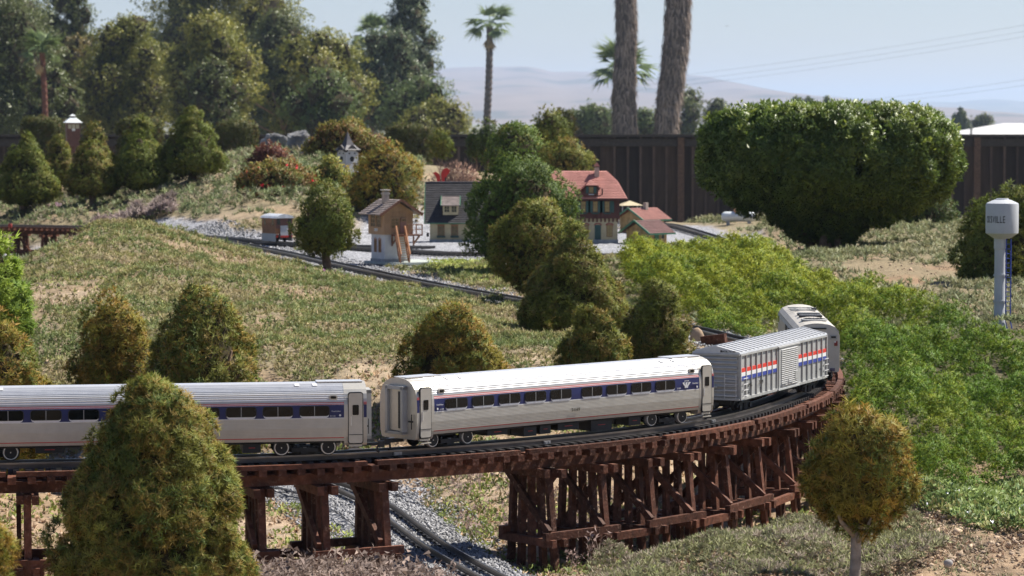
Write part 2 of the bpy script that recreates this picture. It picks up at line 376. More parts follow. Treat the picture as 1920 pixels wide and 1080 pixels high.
    b1 = N('ShaderNodeBump'); b1.inputs['Strength'].default_value = .8; b1.inputs['Distance'].default_value = .006; L(no.outputs[0], b1.inputs['Height'])
    inv = N('ShaderNodeMath'); inv.operation = 'MULTIPLY_ADD'; inv.inputs[1].default_value = -1; inv.inputs[2].default_value = 1; L(vo.outputs['Distance'], inv.inputs[0])
    mb = N('ShaderNodeMath'); mb.operation = 'MULTIPLY'; L(inv.outputs[0], mb.inputs[0]); L(at.outputs['Alpha'], mb.inputs[1])
    b2 = N('ShaderNodeBump'); b2.inputs['Strength'].default_value = .9; b2.inputs['Distance'].default_value = .008; L(mb.outputs[0], b2.inputs['Height']); L(b1.outputs[0], b2.inputs['Normal']); L(b2.outputs[0], b.inputs['Normal'])
    V = np.stack([X, Y, Z], -1).reshape(-1, 3)
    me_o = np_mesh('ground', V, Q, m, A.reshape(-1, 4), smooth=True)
    tag(me_o, 'garden ground of tan soil, dry turf and grey gravel', kind='structure')
    return me_o
make_ground()

# ------------------------------------------------------------ tracks
def box_mesh(name, size, mat):
    return MB().box((0, 0, 0), size).mesh(name, mat)
def rail_pair(root, path, z0, zf=None, seg=None):
    b = Vector(root.location)
    for off in (-.0235, .0235):
        n = len(path); seg_ = seg or n
        for i in range(0, n - 1, seg_):
            p = path[i:i + seg_ + 1] if i + seg_ < n else path[i:]
            if len(p) < 2: continue
            q = [(a[0], a[1], a[2]) for a in p]
            m = MB(); m.sweep(q, off, .0062, z0, z0 + .0014, 0, zf); m.sweep(q, off, .0018, z0 + .0014, z0 + .008, 0, zf); m.sweep(q, off, .0036, z0 + .008, z0 + .0115, 1, zf)
            m.build('rail', [MRAIL, MRAILTOP], root, offs=b)
MRAILTOP = M('rail_head', (.23, .215, .20), .3, metal=.85, var=.2, scale=40)
def sleepers(root, path, every, z, size, mesh, zf=None, name='sleeper', jit=0.0, off=0):
    b = Vector(root.location)
    for i in range(0, len(path), every):
        x, y, h = path[i]
        zz = zf(x, y) if zf else 0
        o = link(name, mesh, root, (x - b.x, y - b.y, z + zz - b.z), (0, 0, h + random.gauss(0, jit)))
# the boards that carry the train
S0, S_END = s_near(-1.75, 5.55), s_near(.755, 8.52)
i0, i1 = int(S0 / .01), int(S_END / .01)
tr = empty('railway_track', (T1[i0 + 150][0], T1[i0 + 150][1], ZR - .012), 0, 'curved narrow railway track lying on the brown timber trestle under the silver train', 'railway track', 'garden railway tracks')
msl = box_mesh('sleeper', (.0115, .088, .008), MTIE)
rail_pair(tr, T1[i0:i1:2], ZR - .0005, seg=20)
T1f = spline([(a[0], a[1]) for a in T1[i0:i1:10]], step=.0235)
sleepers(tr, T1f, 1, ZR - .005, None, msl, jit=.01)
jm = MB(); jm.box((0, 0, 0), (.016, .003, .007)); jm.lathe([(.002, 0), (.002, .001)], 8, (0, 0, 0)); 
jme = MB().box((0, 0, 0), (.018, .003, .006)).box((-.005, -.002, 0), (.004, .002, .004)).box((.005, -.002, 0), (.004, .002, .004)).mesh('rail_joiner', M('joiner', (.45, .45, .45), .35, .8))
for px_t in (735, 1010, 1320):
    ii = min(range(i0, i1), key=lambda i: abs(proj(T1[i][0], T1[i][1] - .03, ZR)[0] - px_t)); x, y, h = T1[ii]
    link('rail_joiner', jme, tr, (x + math.sin(h) * .0275 - tr.location.x, y - math.cos(h) * .0275 - tr.location.y, ZR + .004 - tr.location.z), (0, 0, h))
def ground_track(path, label, every, part=False, z=None):
    mid = path[len(path) // 2]
    z0 = z if z is not None else ZR
    r = empty('railway_track', (mid[0], mid[1], z0 - .012), 0, label, 'railway track', 'garden railway tracks')
    rail_pair(r, path[::2], z0 - .0005)
    if part: sleepers(r, path, every, z0 - .0105, None, msl, jit=.02)
    else:
        m = MB()
        for i in range(0, len(path), every):
            x, y, h = path[i]; rot = Matrix.Rotation(h, 3, 'Z'); m.box((x, y, z0 - .006), (.0115, .088, .008), 0, rot)
        o = m.build('sleepers', MTIE, r, offs=Vector(r.location)); o['kind'] = 'stuff'
    return r
far1 = T1[i1 + 1:]
ground_track(far1, 'long gravel-bedded track running from the shrubs past the signal cabin to the far left trestle', 3)
ground_track(T3, 'track crossing the gravel yard in front of the black-roofed house', 3)
ground_track(T4, 'track on the right behind the hedge-like juniper, near the white tank', 3)
ground_track(T6, 'short siding under the brown wooden tram van', 3)
ground_track(T5, 'lower track on grey gravel passing under the trestle', 5, part=True, z=.122)

# ------------------------------------------------------------ near trestle
TB = Vector((0.1, 6.1, .07))
tb = empty('trestle_bridge', TB, 0, 'curved reddish-brown timber trestle carrying the silver train', 'bridge')
ZD = ZR - .0095      # top of the timber ties
mtie = box_mesh('tie', (.0155, .176, .013), MRED)
T1t = spline([(a[0], a[1]) for a in T1[i0:i1:10]], step=.036)
for x, y, h in T1t:
    link('tie', mtie, tb, (x - TB.x + random.gauss(0, .0015) * math.sin(h), y - TB.y, ZD - .0065 - TB.z + random.gauss(0, .0004)), (random.gauss(0, .008), 0, h + random.gauss(0, .012)))
for side in (-1, 1):
    i = i0
    while i < i1 - 3:
        n = random.choice((34, 38, 42)); p = T1[i:min(i + n, i1 + 1):2]
        if len(p) > 2:
            m = MB().sweep(p, side * .079, .0135, ZD, ZD + .009 + random.random() * .0008); m.build('guard_beam', MRED, tb, offs=TB)
        i += n
for off in (-.045, -.02, .02, .045):
    i = i0
    while i < i1 - 3:
        p = T1[i:min(i + 60, i1 + 1):2]
        if len(p) > 2: MB().sweep(p, off, .013, ZD - .013 - .022, ZD - .0132).build('stringer', MRED, tb, offs=TB)
        i += 60
ZC = ZD - .0355      # top of the caps
def find_s(px, lo, hi):
    best = None
    for i in range(int(lo / .01), int(hi / .01)):
        x, y, h = T1[i]; q = proj(x + math.sin(h) * .092, y - math.cos(h) * .092, ZC - .008)[0]
        if best is None or abs(q - px) < best[0]: best = (abs(q - px), i)
    return best[1] * .01
sc_ = s_near(.72, 7.25)
BS = [find_s(px, S0, sc_) for px in (-190, -80, 50, 190, 345, 497, 619, 731, 1038, 1142, 1228, 1305, 1376, 1436, 1491)]
s = BS[-1]
while s + .165 < S_END - .1: s += .165; BS.append(s)
def bent(s, k, short=False):
    x, y, h = at1(s)
    T = Matrix.Translation((x, y, 0)) @ Matrix.Rotation(h, 4, 'Z')
    def w(a, o, z): return T @ Vector((a, o, z))            # along track, sideways, height
    m = MB()
    for a in (-.0145, .0145):
        jj = random.gauss(0, .004)
        m.beam(w(a, -.094 + jj, ZC - .0085), w(a, .058 + jj, ZC - .0085), .0135, .017)
    b = m.build('bent', MRED, tb, offs=TB)
    zt = ZC - .002
    tops = (-.068, -.042, -.014, .014, .042); bots = (-.098, -.056, -.016, .020, .056)
    for to, bo in zip(tops, bots):
        q = w(0, bo, 0); zg = h1(q.x, q.y) - .02
        # keep the batter constant whatever the height
        f = (zt - zg) / .25; bo2 = to + (bo - to) * f
        MB().beam(w(0, to, zt), w(0, bo2, zg), .0112, .014, up=w(1, 0, 0) - w(0, 0, 0)).build('post', MRED, b, offs=TB)
    zg = h1(w(0, -.09, 0).x, w(0, -.09, 0).y)
    zs = max(zg + .05, ZC - .15)
    fs = (zt - zs) / .25; bx = .066 + .028 * fs + .014
    for a in (-.0155, .0155):
        MB().beam(w(a, -bx - .012, zs), w(a, bx - .028, zs), .012, .016).build('sill', MRED, b, offs=TB)
    if not short:
        MB().beam(w(-.0165, .046, zt - .008), w(-.0165, -bx + .004, zs + .022), .009, .014).build('brace', MRED, b, offs=TB)
        MB().beam(w(.0165, -.072, zt - .008), w(.0165, bx - .045, zs + .022), .009, .014).build('brace', MRED, b, offs=TB)
    else:
        MB().beam(w(-.0165, .044, zt - .008), w(-.0165, -bx + .012, zs + .03), .009, .014).build('brace', MRED, b, offs=TB)
    return b, w, zs, bx
ends = []
for k, s in enumerate(BS):
    b, w, zs, bx = bent(s, k, k < 8); ends.append((w, zs, bx, s))
# long girts that tie the bents together, overlapping at the posts
for k in range(len(ends) - 1):
    w0, z0, b0, s0 = ends[k]; w1, z1, b1, s1_ = ends[k + 1]
    if s1_ - s0 > .24: continue
    dz = -.018 if k % 2 else -.002
    ex = .03
    for sd in (-1, 1):
        p0 = w0(0, sd * (b0 - .004 if sd < 0 else b0 - .044), z0 + .0162 + dz * 1.0); p1 = w1(0, sd * (b1 - .004 if sd < 0 else b1 - .044), z1 + .0162 + dz)
        d = (p1 - p0).normalized()
        MB().beam(p0 - d * ex, p1 + d * ex, .012, .016).build('girt', MRED, tb, offs=TB)

# ------------------------------------------------------------ gravel and pebbles as real stones
def stones(name, pos, size, mat, label, colmul=None):
    base = np.array([(1, 0, 0), (-1, 0, 0), (0, 1, 0), (0, -1, 0), (0, 0, .7), (0, 0, -.7)], float)
    tri = np.array([(0, 2, 4), (2, 1, 4), (1, 3, 4), (3, 0, 4), (2, 0, 5), (1, 2, 5), (3, 1, 5), (0, 3, 5)])
    n = len(pos); q = RNG.normal(size=(n, 3, 3)); q, _ = np.linalg.qr(q)
    v = base[None] * (RNG.uniform(.6, 1.3, (n, 6, 1))) * size[:, None, None]
    v = np.einsum('nij,nkj->nki', q, v) + pos[:, None]
    T = (tri[None] + np.arange(n)[:, None, None] * 6).reshape(-1, 3)
    cm = np.repeat(RNG.uniform(.35, 1.35, (n, 1)) * np.ones((1, 3)), 6, 0)
    o = np_mesh(name, v.reshape(-1, 3), T, mat, cm); tag(o, label, kind='stuff'); return o
def stone_mat(name, col):
    m, t, b, out = nodes(name); at = t.nodes.new('ShaderNodeAttribute'); at.attribute_name = 'Col'
    v = t.nodes.new('ShaderNodeVectorMath'); v.operation = 'MULTIPLY'; v.inputs[1].default_value = col; t.links.new(at.outputs['Color'], v.inputs[0]); t.links.new(v.outputs[0], b.inputs['Base Color'])
    b.inputs['Roughness'].default_value = .9; return m
def along(path, n, w):
    i = RNG.integers(0, len(path), n); a = path[i]; o = RNG.normal(size=n) * w; t = RNG.uniform(-.006, .006, n)
    o = np.clip(o, -2.2 * w, 2.2 * w)
    return a[:, 0] - np.sin(a[:, 2]) * o + np.cos(a[:, 2]) * t, a[:, 1] + np.cos(a[:, 2]) * o + np.sin(a[:, 2]) * t, o
T5v = T5[(T5[:, 0] > -1.3) & (T5[:, 1] > 4.8)]
x, y, o = along(T5v, 26000, .085); sel_ = np.abs(np.abs(o) - .0235) > .005; x, y, o = x[sel_], y[sel_], o[sel_]
z = H(x, y); z = np.where(np.abs(o) < .1, np.maximum(z, .116 - .003), z) + .001 - .05 * np.maximum(0, np.abs(o) - .13) * 0
GM = stone_mat('ballast', (.31, .31, .32)); PM = stone_mat('soil_pebbles', (.40, .29, .20))
stones('gravel', np.stack([x, y, z], 1), RNG.uniform(.0022, .0062, len(x)), GM, 'grey crushed gravel around the lower track')
F1_ = T1[(T1[:, 1] > 8.5) & (T1[:, 0] > -2.0)]
x, y, o = along(F1_, 26000, .12); sel_ = np.abs(np.abs(o) - .0235) > .005; x, y = x[sel_], y[sel_]
stones('gravel', np.stack([x, y, H(x, y) + .002], 1), RNG.uniform(.003, .008, len(x)) * (y / 12), GM, 'pale grey gravel bed of the upper track')
# loose pebbles on bare soil
n = 7000; y = RNG.uniform(5.0, 6.5, n); x = RNG.uniform(.09, .21, n) * y
stones('pebbles', np.stack([x, y, H(x, y) + .001], 1), RNG.gamma(1.6, .0016, n) + .001, stone_mat('lower_pebbles', (.40, .30, .21)), 'small stones on the bare soil at the lower right')
n = 16000; y = np.exp(RNG.uniform(math.log(5.0), math.log(13), n)); x = RNG.uniform(-.19, .19, n) * y
k = gravel_mask(x, y) < .3; x, y = x[k], y[k]
stones('pebbles', np.stack([x, y, H(x, y) + .001], 1), RNG.gamma(2, .0013, len(x)) + .0012, PM, 'loose tan pebbles strewn over the bare soil')
# ------------------------------------------------------------ rolling stock
MSILV = M('silver_body', (.50, .475, .42), .38, metal=.35, var=.06, scale=60, spec=.5)
MROOF = M('silver_roof', (.68, .68, .68), .33, metal=.45, var=.05, scale=60, spec=.5)
MBLUE = M('blue_stripe', (.018, .024, .105), .4, var=.1)
MREDP = M('red_stripe', (.50, .05, .045), .4, var=.1)
MWHP = M('white_stripe', (.72, .72, .72), .4, var=.05)
MGLASS = M('dark_glass', (.007, .009, .010), .10, var=.5, scale=45, spec=.22)
MCHROME = M('chrome_rim', (.80, .80, .78), .35, metal=.55, var=.05)
MGREY = M('grey_plastic', (.38, .38, .37), .5, var=.1)
MUNDER = M('underframe', (.03, .03, .03), .6, var=.25, scale=80)
def text_mesh(s, size, mat, depth=.0003):
    cu = bpy.data.curves.new('lettering', 'FONT'); cu.body = s; cu.size = size; cu.extrude = depth; cu.resolution_u = 2
    o = bpy.data.objects.new('t', cu); COL.objects.link(o); dg = bpy.context.evaluated_depsgraph_get(); dg.update()
    me = bpy.data.meshes.new_from_object(o.evaluated_get(dg)); bpy.data.objects.remove(o); me.materials.clear(); me.materials.append(mat); me.name = 'lettering'; return me
def lettering(parent, s, size, mat, loc, rot=(R(90), 0, 0), name='lettering'):
    o = link(name, text_mesh(s, size, mat), parent, loc, rot); CH.setdefault(parent.name, []).append(o); return o
def rrect(cx, cz, w, h, r, n=4):
    pts = []
    for sx, sz, a0 in ((1, 1, 0), (-1, 1, 90), (-1, -1, 180), (1, -1, 270)):
        for k in range(n + 1):
            a = R(a0 + 90 * k / n); pts.append((cx + sx * (w / 2 - r) + r * math.cos(a), cz + sz * (h / 2 - r) + r * math.sin(a)))
    return pts
CROSS = [(.050, .024), (.0535, .028), (.0562, .040), (.0578, .058), (.058, .075), (.058, .090), (.0572, .104), (.0550, .115), (.0510, .1245), (.0445, .1325), (.0350, .1385), (.0235, .1425), (.0115, .1445), (0, .1452)]
def car_profile():
    c = np.array(CROSS); s = np.concatenate([[0], np.cumsum(np.hypot(*np.diff(c, axis=0).T))])
    # fine corrugation
    n = 190; t = np.linspace(0, s[-1], n); y = np.interp(t, s, c[:, 0]); z = np.interp(t, s, c[:, 1])
    zs = lambda v: v
    brk = [.0385, .0402, .0775, .0788, .1040, .1046, .1062, .1075, .1090, .1105]
    # insert exact breaks
    zz = c[:, 1]
    tb_ = [np.interp(v, zz, s) for v in brk]; t = np.sort(np.concatenate([t, tb_]))
    y = np.interp(t, s, c[:, 0]); z = np.interp(t, s, c[:, 1])
    dy = np.gradient(y, t); dz = np.gradient(z, t); ny, nz = dz, -dy
    ln = np.hypot(ny, nz); ny /= ln; nz /= ln
    amp = np.where((z > .1125) & (z < .1435), .0014, 0) + np.where((z > .042) & (z < .0765), .00018, 0)
    per = np.where(z > .1, .0040, .0028)
    d = amp * (np.abs(((t / per) % 1) - .5) * 2 - .5)
    return y + ny * d, z + nz * d, z
def passenger_car(x, y, h, label, number, logo_right):
    L_ = .842
    r = empty('passenger_car', (x, y, ZR + .008), h, label, 'train car', 'silver passenger cars of the model train')
    Y, Z, z0 = car_profile(); kk = z0 > .0325; Y, Z, z0 = Y[kk], Z[kk], z0[kk]; n = len(Y)
    m = MB(); x0, x1 = .012, L_ - .012
    ys = np.concatenate([-Y, Y[::-1][1:]]); zs_ = np.concatenate([Z, Z[::-1][1:]]); zr = np.concatenate([z0, z0[::-1][1:]])
    vs = [(x0, a, b) for a, b in zip(ys, zs_)] + [(x1, a, b) for a, b in zip(ys, zs_)]; N_ = len(ys)
    def mat_of(zm, ym):
        if zm > .1415: return 1
        if .0385 < zm < .0402: return 2
        if .0775 < zm < .0788: return 4
        if .0788 < zm < .1040: return 3
        if .1040 < zm < .1046 or .1062 < zm < .1075: return 4
        if .1046 < zm < .1062 or .1075 < zm < .1090: return 2
        return 1 if zm > .1125 else 0
    for i in range(N_ - 1):
        m.add([vs[i], vs[i + 1], vs[N_ + i + 1], vs[N_ + i]], [(0, 1, 2, 3)], mat_of((zr[i] + zr[i + 1]) / 2, 0))
    m.add([vs[0], vs[N_ - 1], vs[2 * N_ - 1], vs[N_]], [(0, 1, 2, 3)], 5)
    c = [(-a, b) for a, b in CROSS] + [(a, b) for a, b in CROSS[::-1][1:]]
    for xe, xo in ((x0, x0 + .002), (x1 - .002, x1)): m.prism([(a * .998, .0 + b) for a, b in c], 'x', xe, xo, 0)
    m.build('body', [MSILV, MROOF, MREDP, MBLUE, MWHP, MUNDER], r)
    # smooth end sections with the doors
    for e, (a, b_) in enumerate(((0, .045), (L_ - .045, L_))):
        m = MB(); m.prism([(p * 1.004, .024 + (q - .024) * 1.004) for p, q in c], 'x', a, b_, 0); o = m.build('vestibule', [MSILV], r); 
        sx = -1 if e == 0 else 1; xe = a if e == 0 else b_
        m = MB()
        for yy in (-.024, .024): m.box((xe + sx * .006, yy, .082), (.012, .007, .094))
        m.box((xe + sx * .006, 0, .1265), (.012, .055, .007)); m.box((xe + sx * .006, 0, .036), (.012, .055, .005))
        g = m.build('gangway', MGREY, r)
        gd = MB().box((xe + sx * .003, 0, .082), (.006, .040, .083)).build('gangway_door', MSILV, r); MB().box((xe + sx * .0064, -.012, .082), (.001, .009, .074)).build('dark_gap', MUNDER, gd)
        MB().box((xe + sx * .0015, -.040, .060), (.003, .012, .003)).box((xe + sx * .004, -.046, .060), (.0015, .0015, .03)).build('grab_rail', MBLACK, r)
        for sd in (-1, 1):
            xc = a + .0225
            m = MB(); m.prism(rrect(xc, .0775, .027, .098, .004), 'y', sd * .0545, sd * .0592, 0); d = m.build('door', MSILV, r)
            m = MB(); q = rrect(xc, .0775, .030, .102, .005); m.prism(q, 'y', sd * .0543, sd * .0587, 0); m.build('door_frame', MUNDER, d)
            MB().prism(rrect(xc, .0935, .0125, .020, .002), 'y', sd * .058, sd * .0598).build('pane', MGLASS, d)
            MB().box((xc - .009, sd * .0597, .072), (.0012, .0014, .018)).build('handle', MCHROME, d)
            MB().box((xc, sd * .0594, .045), (.026, .0008, .0012)).build('door_seam', MUNDER, d)
            for (za, zb, mm) in ((.0788, .1040, MBLUE), (.1046, .1062, MREDP), (.1075, .1090, MREDP)):
                xx = a + .0035 if e == 0 else b_ - .0035
                MB().box((xx, sd * .0577, (za + zb) / 2), (.006, .0014, zb - za)).build('end_stripe', mm, r)
            MB().box((xc, sd * .053, .0235), (.026, .006, .004)).box((xc, sd * .056, .017), (.026, .008, .002)).build('step', MSILV, r)
    ws = [.103 + .0715 * k for k in range(5)] + [.477 + .072 * k for k in range(4)]
    if not logo_right: ws = [L_ - v for v in ws]
    for sd in (-1, 1):
        for sx in ws:
            m = MB(); m.prism(rrect(sx, .0915, .0600, .0215, .006), 'y', sd * .0560, sd * .0586, 0); f = m.build('window', MUNDER, r)
            sill_glint = MB().prism(rrect(sx, .0893, .0560, .0205, .0055), 'y', sd * .0565, sd * .0589).build('frame', MWHP, f)  # white edge left below the pane paints the glint on the sill
            MB().prism(rrect(sx, .0920, .0570, .0190, .005), 'y', sd * .0565, sd * .0593).build('pane', MGLASS, f)
            MB().box((sx, sd * .0594, .0918), (.0011, .0008, .0195)).build('divider', MGREY, f)
        for sx in (.066, L_ - .066):
            m = MB(); m.prism(rrect(sx, .1185, .0165, .0085, .003), 'y', sd * .0525, sd * .0565); f = m.build('vent_window', MSILV, r)
            MB().prism(rrect(sx, .1185, .0110, .0050, .002), 'y', sd * .0528, sd * .0571).build('pane', MGLASS, f)
    # lettering, near side
    yy = -.0592
    lx = L_ - .085 if logo_right else .078
    m = MB()
    # three strips sweeping up to the right and fanning apart
    for k in range(3):
        xt = -.0125 + .0088 * k; xb = -.0052 + .0034 * k; w_ = .0072
        m.prism([(lx + xt + .0008, .0950), (lx + xt + w_, .0950), (lx + xt + w_ - .0016 + .0, .0930), (lx + xb + .0032, .0868), (lx + xb + .0020, .0828), (lx + xb, .0828), (lx + xb - .0006, .0868), (lx + xt * .8 + xb * .2, .0918)], 'y', yy, yy + .001, 0)
    m.build('emblem', MWHP, r)
    lettering(r, 'AMTRAK', .0036, MWHP, (lx - .0075, yy, .0968))
    lettering(r, number, .0045, MWHP, ((lx - .0295) if logo_right else .100, yy, .0815))
    lettering(r, number, .0042, MWHP, (.0585 if logo_right else L_ - .0725, yy, .0808))
    lettering(r, 'Coachclass', .0040, MWHP, (.050 if logo_right else L_ - .070, yy, .0905))
    lettering(r, 'Coachclass', .0040, MWHP, (L_ - .068 if logo_right else .049, yy, .0905))
    for xx in (.053, L_ - .053): MB().tube([(xx, yy - .0003, .0835), (xx, yy + .0007, .0835)], .0022, 12).build('round_badge', MWHP, r)
    if logo_right: lettering(r, number, .0098, M('dark_lettering', (.06, .05, .03), .5), (.418, -.0595, .0545))
    # roof hatches
    for xx in (.10, .135, L_ - .10, L_ - .135): MB().box((xx, -.030, .1415), (.009, .010, .0012), 0, Matrix.Rotation(R(20), 3, 'X')).build('roof_hatch', MWHP, r)
    MB().box((.05, 0, .1458), (.09, .040, .002)).build('roof_panel', MROOF, r); MB().box((L_ - .05, 0, .1458), (.09, .040, .002)).build('roof_panel', MROOF, r)
    # underframe equipment
    for xa, xb, zl in ((.20, .255, .021), (.30, .335, .012), (.345, .375, .014), (.395, .455, .018), (.49, .55, .010), (.60, .635, .014)):
        MB().box(((xa + xb) / 2, -.022, (zl + .025) / 2), (xb - xa, .04, .026 - zl + .006)).box(((xa + xb) / 2, .022, (zl + .025) / 2), (xb - xa, .04, .026 - zl + .006)).build('equipment_box', MUNDER, r)
        MB().box(((xa + xb) / 2, -.0425, (zl + .027) / 2), ((xb - xa) * .35, .001, .0012)).build('red_mark', MREDP, r)
    MB().box((L_ / 2, 0, .030), (L_ - .10, .075, .006)).build('floor_pan', MUNDER, r)
    # bogies
    for cx in (.107, L_ - .120):
        m = MB()
        for sd in (-1, 1):
            m.prism([(cx - .062, .024), (cx - .055, .030), (cx - .02, .030), (cx - .012, .020), (cx + .012, .020), (cx + .02, .030), (cx + .055, .030), (cx + .062, .024), (cx + .055, .020), (cx + .025, .016), (cx + .012, .010), (cx - .012, .010), (cx - .025, .016), (cx - .055, .020)], 'y', sd * .0160, sd * .0205)
            m.box((cx, sd * .0255, .021), (.014, .014, .014)); m.box((cx - .018, sd * .024, .024), (.006, .008, .012)); m.box((cx + .018, sd * .024, .024), (.006, .008, .012))
        m.box((cx, 0, .022), (.05, .07, .008))
        bg_ = m.build('bogie', MUNDER, r, loc=(0, 0, -.008))
        MB().box((cx, -.0330, .0235), (.006, .001, .007)).build('bogie_plate', MGREY, bg_)
        for wx in (cx - .046, cx + .046):
            for sd in (-1, 1):
                w_ = MB(); c3 = Vector((wx, sd * .0265, .0268))
                w_.tube([c3 + Vector((0, -sd * .0, 0)), c3 + Vector((0, sd * .0065, 0))], [.0152, .0150], 28, 0)
                w_.tube([c3 + Vector((0, sd * .0065, 0)), c3 + Vector((0, sd * .0085, 0))], [.0150, .0138], 28, 0)
                w_.tube([c3 + Vector((0, sd * .0084, 0)), c3 + Vector((0, sd * .0090, 0))], [.0124, .0124], 28, 1)
                w_.tube([c3 + Vector((0, -sd * .002, 0)), c3], [.0172, .0170], 28, 2)
                w_.tube([c3 + Vector((0, sd * .0090, 0)), c3 + Vector((0, sd * .0105, 0))], [.0012, .0010], 8, 0)
                o = w_.build('wheel', [MCHROME, MBLACK, MUNDER], bg_); soft(o)
    # couplers
    for xe, sx in ((0, -1), (L_, 1)):
        MB().box((xe + sx * .012, 0, .020), (.040, .012, .006)).box((xe + sx * .034, 0, .020), (.012, .020, .012)).build('coupler', MUNDER, r)
        MB().tube([(xe + sx * .026, -.004, .016), (xe + sx * .026, -.006, .006), (xe + sx * .030, -.006, .004)], .0022, 8).build('coupler_pin', MUNDER, r)
    return r
def at_side(cx, cy, h): return cx, cy
h2 = math.atan2(.575, .645)
passenger_car(-.249 + .0215, 5.828 + .019, h2, 'silver fluted passenger car in front of the boxcar, blue window band and number 21169', '21169', True)
h3 = R(9.0); xR, yR = -.293, 5.779
passenger_car(xR - .842 * math.cos(h3), yR - .842 * math.sin(h3), h3, 'silver fluted passenger car at the left edge, half hidden by the conical bush', '21135', False)

